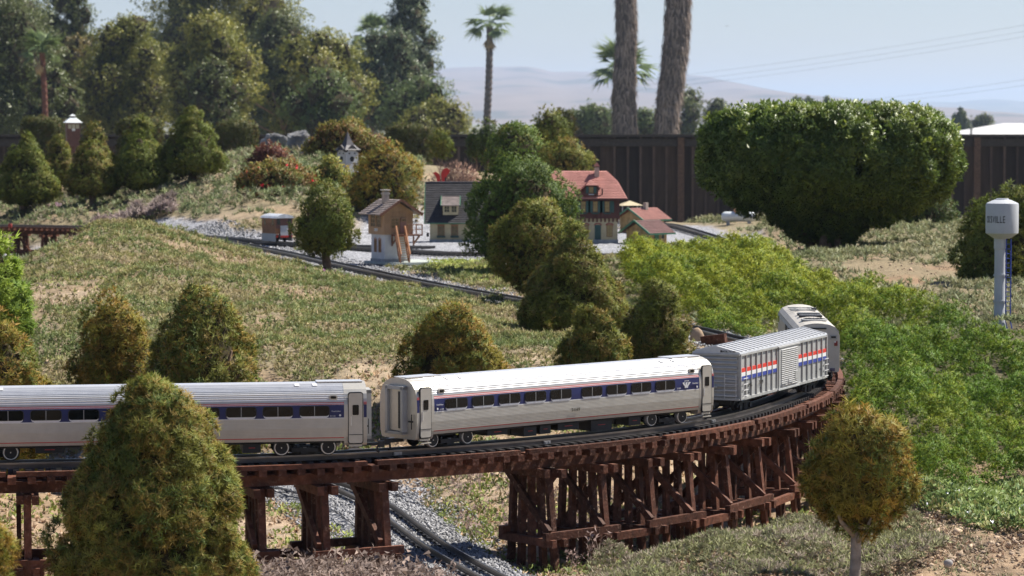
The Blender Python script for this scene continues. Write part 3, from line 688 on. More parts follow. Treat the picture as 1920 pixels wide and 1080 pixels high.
# coupler block hanging between the two cars
# ---- boxcar
MBOX = M('boxcar_silver', (.43, .43, .42), .45, metal=.25, var=.10, scale=50, spec=.45)
MBOXR = M('boxcar_roof', (.60, .60, .60), .38, metal=.4, var=.08, scale=50)
def boxcar(x, y, h):
    L_ = .655; Wd = .055
    r = empty('boxcar', (x, y, ZR + .008), h, 'silver ribbed boxcar with red, white and blue stripes between the passenger car and the locomotive', 'boxcar')
    m = MB(); m.prism([(-Wd, .030), (Wd, .030), (Wd, .1345), (-Wd, .1345)], 'x', .004, L_ - .004); m.build('body', MBOX, r)
    m = MB(); m.prism([(-Wd - .002, .1345), (Wd + .002, .1345), (Wd + .001, .1385), (0, .1520), (-Wd - .001, .1385)], 'x', 0, L_); m.build('roof', MBOXR, r)
    nr = 22
    rb = MB(); rb.beam((0, -Wd - .001, .1392), (0, 0, .1530), .0055, .003); rb.beam((0, Wd + .001, .1392), (0, 0, .1530), .0055, .003); rbm = rb.mesh('roof_rib', MBOXR)
    for k in range(nr): link('roof_rib', rbm, r, (.018 + k * (L_ - .036) / (nr - 1), 0, 0))
    rib = MB().box((0, 0, .082), (.0032, .0045, .104)).mesh('rib', MBOX)
    xs = [.004 + .0372 * k for k in range(8)] + [.418 + .0387 * k for k in range(1, 7)] + [L_ - .006]
    for sd in (-1, 1):
        for xx in xs: link('rib', rib, r, (xx, sd * (Wd + .0015), 0))
        m = MB(); m.box((L_ / 2, sd * (Wd + .001), .0325), (L_ - .01, .005, .006)); m.box((L_ / 2, sd * (Wd + .0012), .132), (L_ - .006, .005, .004)); m.build('side_sill', MBOX, r)
        for za, zb, mm, nm in ((.0925, .1015, MREDP2, 'red_stripe'), (.0835, .0925, MWHP, 'white_stripe'), (.0745, .0835, MBLUE2, 'blue_stripe')):
            for xa, xb in ((.006, .2645), (.4185, L_ - .008)):
                MB().box(((xa + xb) / 2, sd * (Wd + .0007), (za + zb) / 2), (xb - xa, .0025, zb - za)).build(nm, mm, r)
        # door
        d = MB().box((.343, sd * (Wd + .0035), .0815), (.146, .004, .099)).build('door', MBOX, r)
        sl_ = MB().box((0, 0, 0), (.118, .0028, .0026), 0, Matrix.Rotation(R(-25 * sd), 3, 'X')).mesh('louvre', MBOXR)
        for k in range(19):
            o = link('louvre', sl_, d, (.343, sd * (Wd + .0065), .040 + k * .0046))
        MB().box((.395, sd * (Wd + .007), .058), (.022, .003, .019)).build('door_plate', MBOX, d)
        MB().box((.300, sd * (Wd + .0085), .045), (.034, .002, .0018)).box((.352, sd * (Wd + .0085), .045), (.03, .002, .0018)).tube([(.33, sd * (Wd + .0090), .040), (.33, sd * (Wd + .0090), .052)], .0010, 6).build('door_latch', MBOXR, d)
        for zz in (.1315, .032): MB().box((.343, sd * (Wd + .0055), zz), (.160, .004, .0035)).build('door_rail', MBOXR, d)
        for xc, zz in [(.022, z) for z in (.040, .053, .066, .079)] + [(L_ - .024, z) for z in (.036, .050, .064, .078)]:
            MB().box((xc, sd * (Wd + .0085), zz), (.030, .0012, .0014)).box((xc - .0145, sd * (Wd + .006), zz), (.0012, .006, .0014)).box((xc + .0145, sd * (Wd + .006), zz), (.0012, .006, .0014)).build('rung', MWHP, r)
    dk = M('boxcar_lettering', (.05, .05, .05), .5)
    lettering(r, 'AMTK', .0125, dk, (.045, -(Wd + .0042), .057)); lettering(r, '71199', .0125, dk, (.126, -(Wd + .0042), .057))
    for (xx, zz, w_, ) in ((.066, .047, .010), (.066, .043, .012), (.15, .048, .010), (.15, .044, .008), (.57, .052, .004), (.57, .047, .004), (.603, .055, .007)): MB().box((xx, -(Wd + .0008), zz), (w_, .001, .0018)).build('data_line', dk, r)
    # ends
    cor = MB(); cor.tube([(0, -.050, 0), (0, .050, 0)], .0034, 8); cm_ = cor.mesh('corrugation', MBOX)
    for xe, sx in ((0.003, -1), (L_ - .003, 1)):
        for k in range(9): link('corrugation', cm_, r, (xe + sx * .0005, 0, .040 + k * .0105))
        MB().box((xe + sx * .003, 0, .1335), (.006, .112, .004)).build('end_sill', MBOX, r); MB().box((xe + sx * .003, 0, .0325), (.006, .112, .005)).build('end_sill', MBOX, r)
        for zz in (.040, .053, .066, .079): MB().box((xe + sx * .009, -.036, zz), (.0012, .028, .0014)).box((xe + sx * .005, -.0495, zz), (.008, .0012, .0014)).box((xe + sx * .005, -.0225, zz), (.008, .0012, .0014)).build('rung', MWHP, r)
        MB().box((xe + sx * .009, -.0225, .062), (.0012, .0014, .056)).box((xe + sx * .009, -.0495, .062), (.0012, .0014, .056)).build('ladder_rail', MBOXR, r)
        MB().box((xe + sx * .010, .012, .060), (.010, .035, .003)).build('brake_platform', MBOX, r)
        MB().tube([(xe + sx * .002, -.012, .1405), (xe + sx * .0035, -.012, .1405)], .0022, 10).build('end_knob', MBLACK, r)
        MB().box((xe + sx * .022, 0, .021), (.045, .011, .007)).box((xe + sx * .044, 0, .021), (.012, .020, .012)).build('coupler', MUNDER, r)
    lettering(r, 'AMTK 71199', .0066, dk, (-.0036 + .0025, .004 - .014, .1375), (R(90), 0, R(-90)))
    MB().box((L_ / 2, 0, .024), (L_ - .05, .05, .014)).build('centre_sill', MUNDER, r)
    for cx in (.088, L_ - .088):
        m = MB()
        for sd in (-1, 1):
            m.prism([(cx - .052, .018), (cx - .04, .026), (cx - .012, .030), (cx + .012, .030), (cx + .04, .026), (cx + .052, .018), (cx + .035, .013), (cx + .012, .008), (cx - .012, .008), (cx - .035, .013)], 'y', sd * .032, sd * .037)
            for k in range(3): m.tube([(cx - .007 + .007 * k, sd * .0385, .010), (cx - .007 + .007 * k, sd * .0385, .026)], .0028, 8)
            for wx in (cx - .035, cx + .035): m.tube([(wx, sd * .034, .018), (wx, sd * .041, .018)], .0055, 12)
        m.box((cx, 0, .020), (.03, .064, .008)); bg_ = m.build('bogie', MUNDER, r, loc=(0, 0, -.008))
        for wx in (cx - .035, cx + .035):
            for sd in (-1, 1):
                o = MB().tube([(wx, sd * .022, .0245), (wx, sd * .0295, .0245)], [.0148, .013], 24).build('wheel', MUNDER, bg_)
    return r
MREDP2 = M('bright_red_stripe', (.62, .045, .03), .4, var=.05); MBLUE2 = M('mid_blue_stripe', (.04, .06, .30), .4, var=.05)
hb = R(66.6)
boxcar(.460, 6.590, hb)

# ---- locomotive seen from behind
def locomotive(x, y, h):
    L_ = .86
    r = empty('locomotive', (x, y, ZR + .008), h, 'pale grey diesel locomotive at the head of the train, roof fan and vents on top', 'locomotive')
    ML = M('loco_body', (.52, .49, .44), .5, metal=.1, var=.08, scale=40)
    MLR = M('loco_roof', (.46, .43, .38), .6, var=.12, scale=30)
    c = [(.054, .028), (.056, .040), (.056, .118), (.053, .128), (.044, .1385), (.030, .1445), (.012, .1475), (0, .148)]
    c = [(-a, b) for a, b in c] + [(a, b) for a, b in c[::-1][1:]]
    m = MB(); m.prism(c, 'x', .004, L_ - .10)
    # nose
    top = [(L_ - .10, 1.0, 0), (L_ - .055, .97, -.006), (L_ - .02, .90, -.040), (L_, .80, -.062)]
    vs = []; fs = []; n = len(c)
    for xx, sc2, dz in top:
        for a, b in c: vs.append((xx, a * sc2, min(b, .148 + dz)))
    for i in range(3):
        for k in range(n - 1): fs.append((i * n + k, i * n + k + 1, (i + 1) * n + k + 1, (i + 1) * n + k))
        fs.append((i * n + n - 1, i * n, (i + 1) * n, (i + 1) * n + n - 1))
    fs.append(tuple(range(3 * n, 4 * n))); m.add(vs, fs)
    o = m.build('body', ML, r)
    m = MB(); cr = [(a * 1.015, b + .0022) for a, b in c if b > .1275]; cr = cr + [(cr[-1][0], cr[-1][1] - .003), (cr[0][0], cr[0][1] - .003)]
    m.prism(cr, 'x', 0.001, L_ - .09); m.build('roof', MLR, r)
    MB().prism([(p * .97, q) for p, q in c], 'x', 0, .004).build('rear_wall', ML, r)
    MB().box((-.001, -.002, .1375), (.003, .040, .004)).build('vent_slot', MUNDER, r)
    MB().box((-.001, -.040, .116), (.003, .018, .011)).build('number_board', MGREY, r)
    MB().box((-.003, -.040, .116), (.001, .012, .005)).build('number_plate', MUNDER, r)
    MB().box((-.001, -.046, .100), (.002, .008, .012)).build('marker_light', M('marker_red', (.22, .03, .03), .4), r)
    MB().box((-.001, -.044, .104), (.003, .004, .004)).build('lamp_glass', MWHP, r)
    MB().box((-.0015, -.038, .034), (.003, .012, .008)).box((-.0015, .038, .034), (.003, .012, .008)).build('tail_light', M('tail', (.12, .10, .16), .4), r)
    MB().box((-.0022, 0, .0765), (.002, .030, .080)).build('rear_door', ML, r)
    MB().tube([(-.004, -.034, .034), (-.014, -.036, .018), (-.010, -.034, .004), (-.020, -.030, .012)], .0012, 6).build('hose', MBLACK, r)
    MB().box((-.008, 0, .021), (.03, .011, .008)).box((-.026, 0, .021), (.012, .020, .012)).build('coupler', MUNDER, r)
    MB().box((L_ / 2, 0, .020), (L_ - .10, .085, .018)).build('underframe', MUNDER, r)
    # roof fan
    fan = MB(); fan.lathe([(.034, 0), (.034, .0035), (.030, .0045), (.029, .0030)], 28); fo = fan.build('fan', MGREY, r, loc=(.130, 0, .1490))
    bl = MB().box((.014, 0, .0048), (.027, .0024, .0012)).mesh('fan_slat', MUNDER)
    for k in range(14): link('fan_slat', bl, fo, None, (0, 0, k * math.pi / 7))
    for xa, wv in ((.27, .030), (.345, .026)):
        m = MB()
        v = MB().box((xa, 0, .1508), (wv, .060, .004)).build('roof_vent', MUNDER, r)
        for k in range(4): MB().box((xa - wv / 2 + wv * (k + .5) / 4, 0, .1535), (.002, .056, .0025)).build('vent_bar', MGREY, v)
    for xa in (.50, .555, .62): MB().box((xa, .005, .1505), (.010, .066, .003)).build('roof_bar', MGREY, r)
    MB().box((.52, -.026, .153), (.03, .012, .006)).build('horn', MUNDER, r)
    # dark windows and side grilles
    for sd in (-1, 1):
        for xa, w_ in ((.10, .10), (.24, .10), (.38, .09)): MB().box((xa, sd * .0562, .108), (w_, .0015, .022)).build('side_grille', MUNDER, r)
        MB().box((L_ - .13, sd * .0562, .112), (.035, .0015, .018)).build('cab_window', MGLASS, r)
        MB().box((L_ / 2 - .04, sd * .0563, .060), (L_ - .14, .001, .010)).build('side_stripe', MBLUE, r)
        MB().box((L_ / 2 - .04, sd * .0563, .067), (L_ - .14, .001, .002)).build('side_stripe', MREDP, r)
    for cx in (.11, L_ - .13):
        m = MB()
        for sd in (-1, 1): m.prism([(cx - .07, .014), (cx - .06, .026), (cx + .06, .026), (cx + .07, .014), (cx + .03, .008), (cx - .03, .008)], 'y', sd * .033, sd * .040)
        bg_ = m.build('bogie', MUNDER, r, loc=(0, 0, -.008))
        for wx in (cx - .045, cx + .045):
            for sd in (-1, 1): MB().tube([(wx, sd * .022, .0272), (wx, sd * .030, .0272)], [.0165, .0155], 24).build('wheel', MUNDER, bg_)
    return r
locomotive(.767, 7.345, R(88.0))
# ------------------------------------------------------------ foliage building blocks
def tmpl_needles(n, spread=(15, 80), wid=.10, stem=.45, bend=.0):
    out = []
    for k in range(6):
        rg = np.random.default_rng(100 + k + n); v = []; t = []; w = []
        for i in range(n):
            a = rg.uniform(0, 2 * np.pi); p = np.radians(rg.uniform(*spread)); L_ = rg.uniform(.65, 1.1)
            d = np.array([np.sin(p) * np.cos(a), np.sin(p) * np.sin(a), np.cos(p)]); o = np.array([0, 0, rg.uniform(0, stem)])
            s = np.cross(d, rg.normal(size=3)); s /= np.linalg.norm(s); s *= wid * .5
            v += [o - s, o + s, o + d * L_]; t.append((3 * i, 3 * i + 1, 3 * i + 2)); w += [.25, .25, 1]
        out.append((np.array(v), np.array(t), np.array(w)))
    return out
def tmpl_leaves(n, spread=(20, 85), wid=.45, stem=.6, leaf=.55):
    out = []
    for k in range(6):
        rg = np.random.default_rng(300 + k + n); v = []; t = []; w = []
        for i in range(n):
            a = rg.uniform(0, 2 * np.pi); p = np.radians(rg.uniform(*spread)); L_ = leaf * rg.uniform(.7, 1.2)
            d = np.array([np.sin(p) * np.cos(a), np.sin(p) * np.sin(a), np.cos(p)]); o = np.array([rg.normal() * .12, rg.normal() * .12, rg.uniform(0, stem)])
            s = np.cross(d, rg.normal(size=3)); s /= np.linalg.norm(s); u = np.cross(s, d) * .08 * L_; s *= wid * L_ * .5
            v += [o, o + d * L_ * .5 - s + u, o + d * L_, o + d * L_ * .5 + s + u]; b = 4 * i; t += [(b, b + 1, b + 2), (b, b + 2, b + 3)]; w += [.4, .8, 1, .8]
        out.append((np.array(v), np.array(t), np.array(w)))
    return out
def tmpl_stalk(n=5):
    out = []
    for k in range(6):
        rg = np.random.default_rng(500 + k); v = []; t = []; w = []
        for i in range(n):
            a = rg.uniform(0, 6.28); p = np.radians(rg.uniform(2, 32)); d = np.array([np.sin(p) * np.cos(a), np.sin(p) * np.sin(a), np.cos(p)]); L_ = rg.uniform(.6, 1.1)
            s = np.array([d[1], -d[0], 0]) + 1e-3; s /= np.linalg.norm(s)
            b = len(v); v += [-s * .012, s * .012, d * L_ * .9]; t.append((b, b + 1, b + 2)); w += [.1, .1, .3]
            for q in range(7):
                c = d * L_ * (.5 + .5 * q / 6) + rg.normal(size=3) * .03; e = rg.normal(size=(3, 3)) * .042
                b = len(v); v += [c + e[0], c + e[1], c + e[2]]; t.append((b, b + 1, b + 2)); w += [1, .8, 1]
        out.append((np.array(v), np.array(t), np.array(w)))
    return out
TN14 = tmpl_needles(14, (25, 95), wid=.125, stem=.3); TN9 = tmpl_needles(10, (20, 92), wid=.17, stem=.3); TN6 = tmpl_needles(7, (20, 85), .24); TN5 = tmpl_needles(5, (20, 85), .38)
TL8 = tmpl_leaves(8); TL5 = tmpl_leaves(5, wid=.55); TL4 = tmpl_leaves(4, (10, 90), .6, .3, .8); TST = tmpl_stalk()
TGR = tmpl_needles(7, (5, 50), .10, .05)
def frames(nrm):
    n = nrm / np.maximum(np.linalg.norm(nrm, axis=1, keepdims=True), 1e-6)
    r = RNG.normal(size=n.shape); x = np.cross(n, r); x /= np.maximum(np.linalg.norm(x, axis=1, keepdims=True), 1e-6); y = np.cross(n, x)
    return np.stack([x, y, n], -1)
def sprigs(name, pos, nrm, size, ca, cb, templ, mat, parent=None, label=None, guide=None, gw=1.0):
    """many small sprigs of leaf or needle faces: ca the colour at the root of a sprig, cb at its tip"""
    n = len(pos); Rm = frames(nrm); var = RNG.integers(0, len(templ), n); Vs = []; Ts = []; Cs = []; Ns = []; base = 0
    guide = nrm if guide is None else guide; guide = guide / np.maximum(np.linalg.norm(guide, axis=1, keepdims=True), 1e-6)
    for k, (v, t, w) in enumerate(templ):
        s = np.where(var == k)[0]
        if not len(s): continue
        vv = np.einsum('nij,kj->nki', Rm[s], v) * size[s][:, None, None] + pos[s][:, None]
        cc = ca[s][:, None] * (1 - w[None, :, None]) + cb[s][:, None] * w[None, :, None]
        gn = np.cross(vv[:, t[:, 1]] - vv[:, t[:, 0]], vv[:, t[:, 2]] - vv[:, t[:, 0]]); gn /= np.maximum(np.linalg.norm(gn, axis=2, keepdims=True), 1e-12)
        fl = np.einsum('nti,ni->nt', gn, guide[s]) < 0; gn[fl] *= -1
        tt = np.repeat(t[None], len(s), 0).copy(); tt[fl] = tt[fl][:, [0, 2, 1]]
        vn = np.zeros_like(vv)
        for q in range(3): vn[:, t[:, q]] = gn
        vn = vn * .75 + guide[s][:, None] * gw; vn /= np.maximum(np.linalg.norm(vn, axis=2, keepdims=True), 1e-9)
        Vs.append(vv.reshape(-1, 3)); Cs.append(cc.reshape(-1, 3)); Ns.append(vn.reshape(-1, 3)); Ts.append((tt + (np.arange(len(s)) * len(v))[:, None, None]).reshape(-1, 3) + base); base += len(s) * len(v)
    return np_mesh(name, np.concatenate(Vs), np.concatenate(Ts), mat, np.concatenate(Cs), parent, NR=np.concatenate(Ns))
PROF = {
    'cone': [(0, .0), (.02, .55), (.06, .86), (.13, .98), (.28, 1.0), (.44, .89), (.62, .69), (.78, .48), (.88, .32), (.95, .18), (1, 0)],
    'cone2': [(0, .0), (.02, .5), (.06, .84), (.12, 1.0), (.22, .97), (.42, .79), (.62, .55), (.78, .35), (.90, .19), (.97, .08), (1, 0)],
    'egg': [(0, .0), (.03, .50), (.12, .84), (.28, 1.0), (.45, .97), (.62, .84), (.78, .64), (.9, .42), (.97, .22), (1, 0)],
    'dome': [(0, .0), (.02, .62), (.1, .88), (.25, 1.0), (.42, .97), (.6, .86), (.76, .69), (.89, .46), (.97, .22), (1, 0)],
    'ball': [(0, .0), (.03, .34), (.12, .66), (.27, .90), (.45, 1.0), (.62, .97), (.78, .82), (.9, .58), (.97, .30), (1, 0)],
    'half': [(0, .9), (.1, .98), (.25, 1.0), (.45, .92), (.65, .76), (.82, .54), (.94, .3), (1, 0)],
    'flat': [(0, .0), (.02, .93), (.15, .99), (.5, 1.0), (.85, .99), (.95, .97), (.985, .9), (1, .0)],
    'vase': [(0, .0), (.02, .08), (.08, .16), (.18, .37), (.28, .58), (.40, .84), (.55, .98), (.72, .99), (.86, .94), (.95, .83), (.99, .60), (1, 0)],
    'tree': [(0, .0), (.05, .5), (.18, .85), (.35, 1.0), (.55, .98), (.72, .84), (.86, .62), (.96, .34), (1, 0)],
    'column': [(0, .0), (.05, .55), (.2, .8), (.45, 1.0), (.65, .9), (.82, .7), (.94, .42), (1, 0)],
}
def on_crown(prof, rx, ry, h, n, rng=RNG):
    p = np.array(PROF[prof]); t = np.linspace(0, 1, 160); r = np.interp(t, p[:, 0], p[:, 1])
    ds = np.hypot(np.diff(t) * h, np.diff(r) * rx); a = ds * (r[1:] + r[:-1]) / 2 + 1e-9; c = np.cumsum(a); c /= c[-1]
    i = np.searchsorted(c, rng.random(n)); f = rng.random(n); tt = t[i] + (t[i + 1] - t[i]) * f; rr = r[i] + (r[i + 1] - r[i]) * f
    ang = rng.uniform(0, 2 * np.pi, n); dz = (t[i + 1] - t[i]) * h; dr = (r[i + 1] - r[i]) * rx
    pos = np.stack([rr * rx * np.cos(ang), rr * ry * np.sin(ang), tt * h], 1)
    nr = np.stack([np.cos(ang) * dz, np.sin(ang) * dz, -dr], 1); nr /= np.linalg.norm(nr, axis=1, keepdims=True) + 1e-9
    return pos, nr, tt
PAL = {  # dark root colour paints the shade between sprigs, then tip colours with weights
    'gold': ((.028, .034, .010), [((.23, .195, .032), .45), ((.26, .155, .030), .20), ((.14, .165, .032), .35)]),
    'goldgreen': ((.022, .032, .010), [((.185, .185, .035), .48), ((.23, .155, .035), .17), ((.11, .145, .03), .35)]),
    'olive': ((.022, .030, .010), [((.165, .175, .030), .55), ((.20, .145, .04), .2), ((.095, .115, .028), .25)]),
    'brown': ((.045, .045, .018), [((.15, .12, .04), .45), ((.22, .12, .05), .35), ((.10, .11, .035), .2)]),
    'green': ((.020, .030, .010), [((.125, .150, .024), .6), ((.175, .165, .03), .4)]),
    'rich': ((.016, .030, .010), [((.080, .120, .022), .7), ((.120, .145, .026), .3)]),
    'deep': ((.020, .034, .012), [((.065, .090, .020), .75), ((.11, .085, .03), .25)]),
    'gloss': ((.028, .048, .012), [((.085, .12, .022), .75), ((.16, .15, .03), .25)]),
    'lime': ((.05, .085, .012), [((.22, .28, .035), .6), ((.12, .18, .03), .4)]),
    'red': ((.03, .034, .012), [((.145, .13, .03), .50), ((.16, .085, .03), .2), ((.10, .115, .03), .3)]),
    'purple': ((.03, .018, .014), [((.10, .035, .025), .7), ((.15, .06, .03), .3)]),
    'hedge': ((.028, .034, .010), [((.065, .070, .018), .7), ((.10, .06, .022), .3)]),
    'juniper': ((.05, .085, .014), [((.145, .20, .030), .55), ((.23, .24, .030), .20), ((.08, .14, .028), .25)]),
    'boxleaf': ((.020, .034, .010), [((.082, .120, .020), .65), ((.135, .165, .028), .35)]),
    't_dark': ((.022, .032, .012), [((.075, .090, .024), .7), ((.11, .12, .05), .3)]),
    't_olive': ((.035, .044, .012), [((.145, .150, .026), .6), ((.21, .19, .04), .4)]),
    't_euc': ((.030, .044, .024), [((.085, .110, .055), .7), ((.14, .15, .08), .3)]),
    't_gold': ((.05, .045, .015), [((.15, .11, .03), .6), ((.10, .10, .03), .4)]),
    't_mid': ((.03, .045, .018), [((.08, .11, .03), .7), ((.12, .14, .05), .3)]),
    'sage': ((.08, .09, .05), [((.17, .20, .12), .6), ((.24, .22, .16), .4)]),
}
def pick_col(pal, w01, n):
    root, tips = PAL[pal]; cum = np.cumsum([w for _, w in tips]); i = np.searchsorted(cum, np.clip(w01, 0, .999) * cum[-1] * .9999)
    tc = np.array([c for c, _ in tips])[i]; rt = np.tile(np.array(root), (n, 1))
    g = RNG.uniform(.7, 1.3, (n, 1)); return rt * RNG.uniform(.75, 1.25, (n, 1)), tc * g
def crown(parent, prof, rx, ry, h, z0, lump, per, size, pal, templ, mat=MF, name='crown', inner=.80, cx=0, cy=0, up=.35, rough=.5, dead=0.0, fill=1.45):
    rx -= lump * .3; ry -= lump * .3; h -= lump * .25
    p = np.array(PROF[prof]); area = 2 * np.pi * np.trapz(np.interp(np.linspace(0, 1, 50), p[:, 0], p[:, 1]), np.linspace(0, 1, 50)) * h * (rx + ry) / 2 + np.pi * rx * ry * .5
    K = max(24, int(area / (lump ** 2) * fill))
    lp, ln, lt = on_crown(prof, rx, ry, h, K)
    lr = lump * RNG.uniform(.7, 1.25, K)
    lp = lp - ln * lr[:, None] * RNG.uniform(.25, 1.35, (K, 1))
    lh = RNG.random(K)
    li = np.repeat(np.arange(K), per); n = len(li)
    d = ln[li] + RNG.normal(size=(n, 3)) * .75; d /= np.linalg.norm(d, axis=1, keepdims=True)
    pos = lp[li] + d * lr[li][:, None] * RNG.uniform(.72, 1.08, (n, 1)) + np.array([cx, cy, z0])
    nr = d + ln[li] * .35 + np.array([0, 0, up]) + RNG.normal(size=(n, 3)) * rough * .6
    w = np.clip(lh[li] * .75 + RNG.random(n) * .25 + RNG.normal(size=n) * .05, 0, 1)
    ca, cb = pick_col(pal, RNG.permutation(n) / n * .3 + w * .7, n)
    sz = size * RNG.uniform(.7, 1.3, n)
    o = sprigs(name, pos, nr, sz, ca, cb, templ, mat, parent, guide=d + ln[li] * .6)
    if dead:
        k = max(3, int(K * dead)); c0 = RNG.integers(0, K); dd = np.linalg.norm(lp - lp[c0], axis=1); near = np.argsort(dd)[:k]
        li = np.repeat(near, 14); n = len(li); d = ln[li] + RNG.normal(size=(n, 3)) * .7
        pos = lp[li] + d * lr[li][:, None] * .7 + np.array([cx, cy, z0]); c1 = np.tile([.10, .072, .055], (n, 1)) * RNG.uniform(.6, 1.4, (n, 1))
        sprigs('bare_twigs', pos, d + [0, 0, .6], size * RNG.uniform(.7, 1.2, n), c1 * .7, c1, TGR, MDRY, parent)['kind'] = 'stuff'
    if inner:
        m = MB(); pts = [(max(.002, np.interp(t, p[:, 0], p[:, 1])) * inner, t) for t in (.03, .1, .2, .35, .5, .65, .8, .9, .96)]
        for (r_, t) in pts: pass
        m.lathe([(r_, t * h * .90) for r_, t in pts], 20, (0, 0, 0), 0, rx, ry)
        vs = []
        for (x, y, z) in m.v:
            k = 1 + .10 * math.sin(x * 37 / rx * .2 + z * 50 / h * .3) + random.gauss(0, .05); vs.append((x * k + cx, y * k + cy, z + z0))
        m.v = vs; m.build('dark_twig_core', MINNER, parent, smooth=True)
    return o
def trunk(parent, x, y, z0, z1, r0, r1, mat=MBARK, limbs=5, spread=.1, limb_h=.6, lean=(0, 0), seed=0, name='trunk'):
    rg = random.Random(seed); n = 7
    pts = [(x + lean[0] * t + rg.gauss(0, r0 * .12) * (0 < t < 1), y + lean[1] * t + rg.gauss(0, r0 * .12) * (0 < t < 1), z0 + (z1 - z0) * t) for t in [i / (n - 1) for i in range(n)]]
    rs = [r0 * (1.25 if i == 0 else 1) + (r1 - r0) * i / (n - 1) for i in range(n)]
    m = MB().tube(pts, rs, 12)
    for k in range(limbs):
        a = 2 * math.pi * k / max(1, limbs) + rg.uniform(-.4, .4); f = rg.uniform(.55, .95); b = Vector(pts[0]).lerp(Vector(pts[-1]), f)
        e = b + Vector((math.cos(a) * spread, math.sin(a) * spread, limb_h * rg.uniform(.6, 1.2)))
        mid = b.lerp(e, .5) + Vector((math.cos(a), math.sin(a), 0)) * spread * .18
        m.tube([b, mid, e], [r1 * .75, r1 * .5, r1 * .2], 7)
    return m.build(name, mat, parent, smooth=True)

def shrub(name, label, cat, group, xl, xr, yt, d, prof='cone', pal='olive', py_bot=None, zb=None, lump=None, per=34, size=None, templ=None, mat=None, tr=None, ryk=1.0, dead=0.0, inner=.8, up=.35, fill=1.45, low=None, trunk_mat=None):
    if prof == 'cone2': xl -= 7; xr += 7; yt -= 6; py_bot = py_bot and py_bot + 4
    s = d / F; cx = (xl + xr) / 2; rx = (xr - xl) / 2 * s; X = (cx - 960) * s; y = d
    top = P(cx, yt, d).z; g = h1(X, y)
    bot = P(cx, py_bot, d).z if py_bot else (zb if zb is not None else g + .01)
    base_z = g
    if tr: base_z = h1((tr[0] - 960) * s, y)
    bx = (tr[0] - 960) * s if tr else X
    r = empty(name, (bx, y, base_z), 0, label, cat, group)
    h = top - bot; lump = (lump or rx * .20) * 1.25; size = (size or .014) * (.92 if d < 6 else 1.0); per = int(per * (1.0 if d < 9 else 1.3)); inner = min(inner, .76 if d < 9 else .70)
    templ = templ or (TN14 if d < 6 else TN9 if d < 10 else TN6)
    rxe = rx - size * .5
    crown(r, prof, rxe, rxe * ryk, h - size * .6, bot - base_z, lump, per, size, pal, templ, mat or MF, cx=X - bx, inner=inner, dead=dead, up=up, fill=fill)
    zt = bot - base_z + h * .25
    rr = (tr[1] * s / 2) if tr else max(.008, rx * .12)
    trunk(r, 0, 0, -.02, max(.02, zt), rr, rr * .75, trunk_mat or MBARK, 6, rx * .55, h * .35, (X - bx, 0), seed=len(label))
    return r

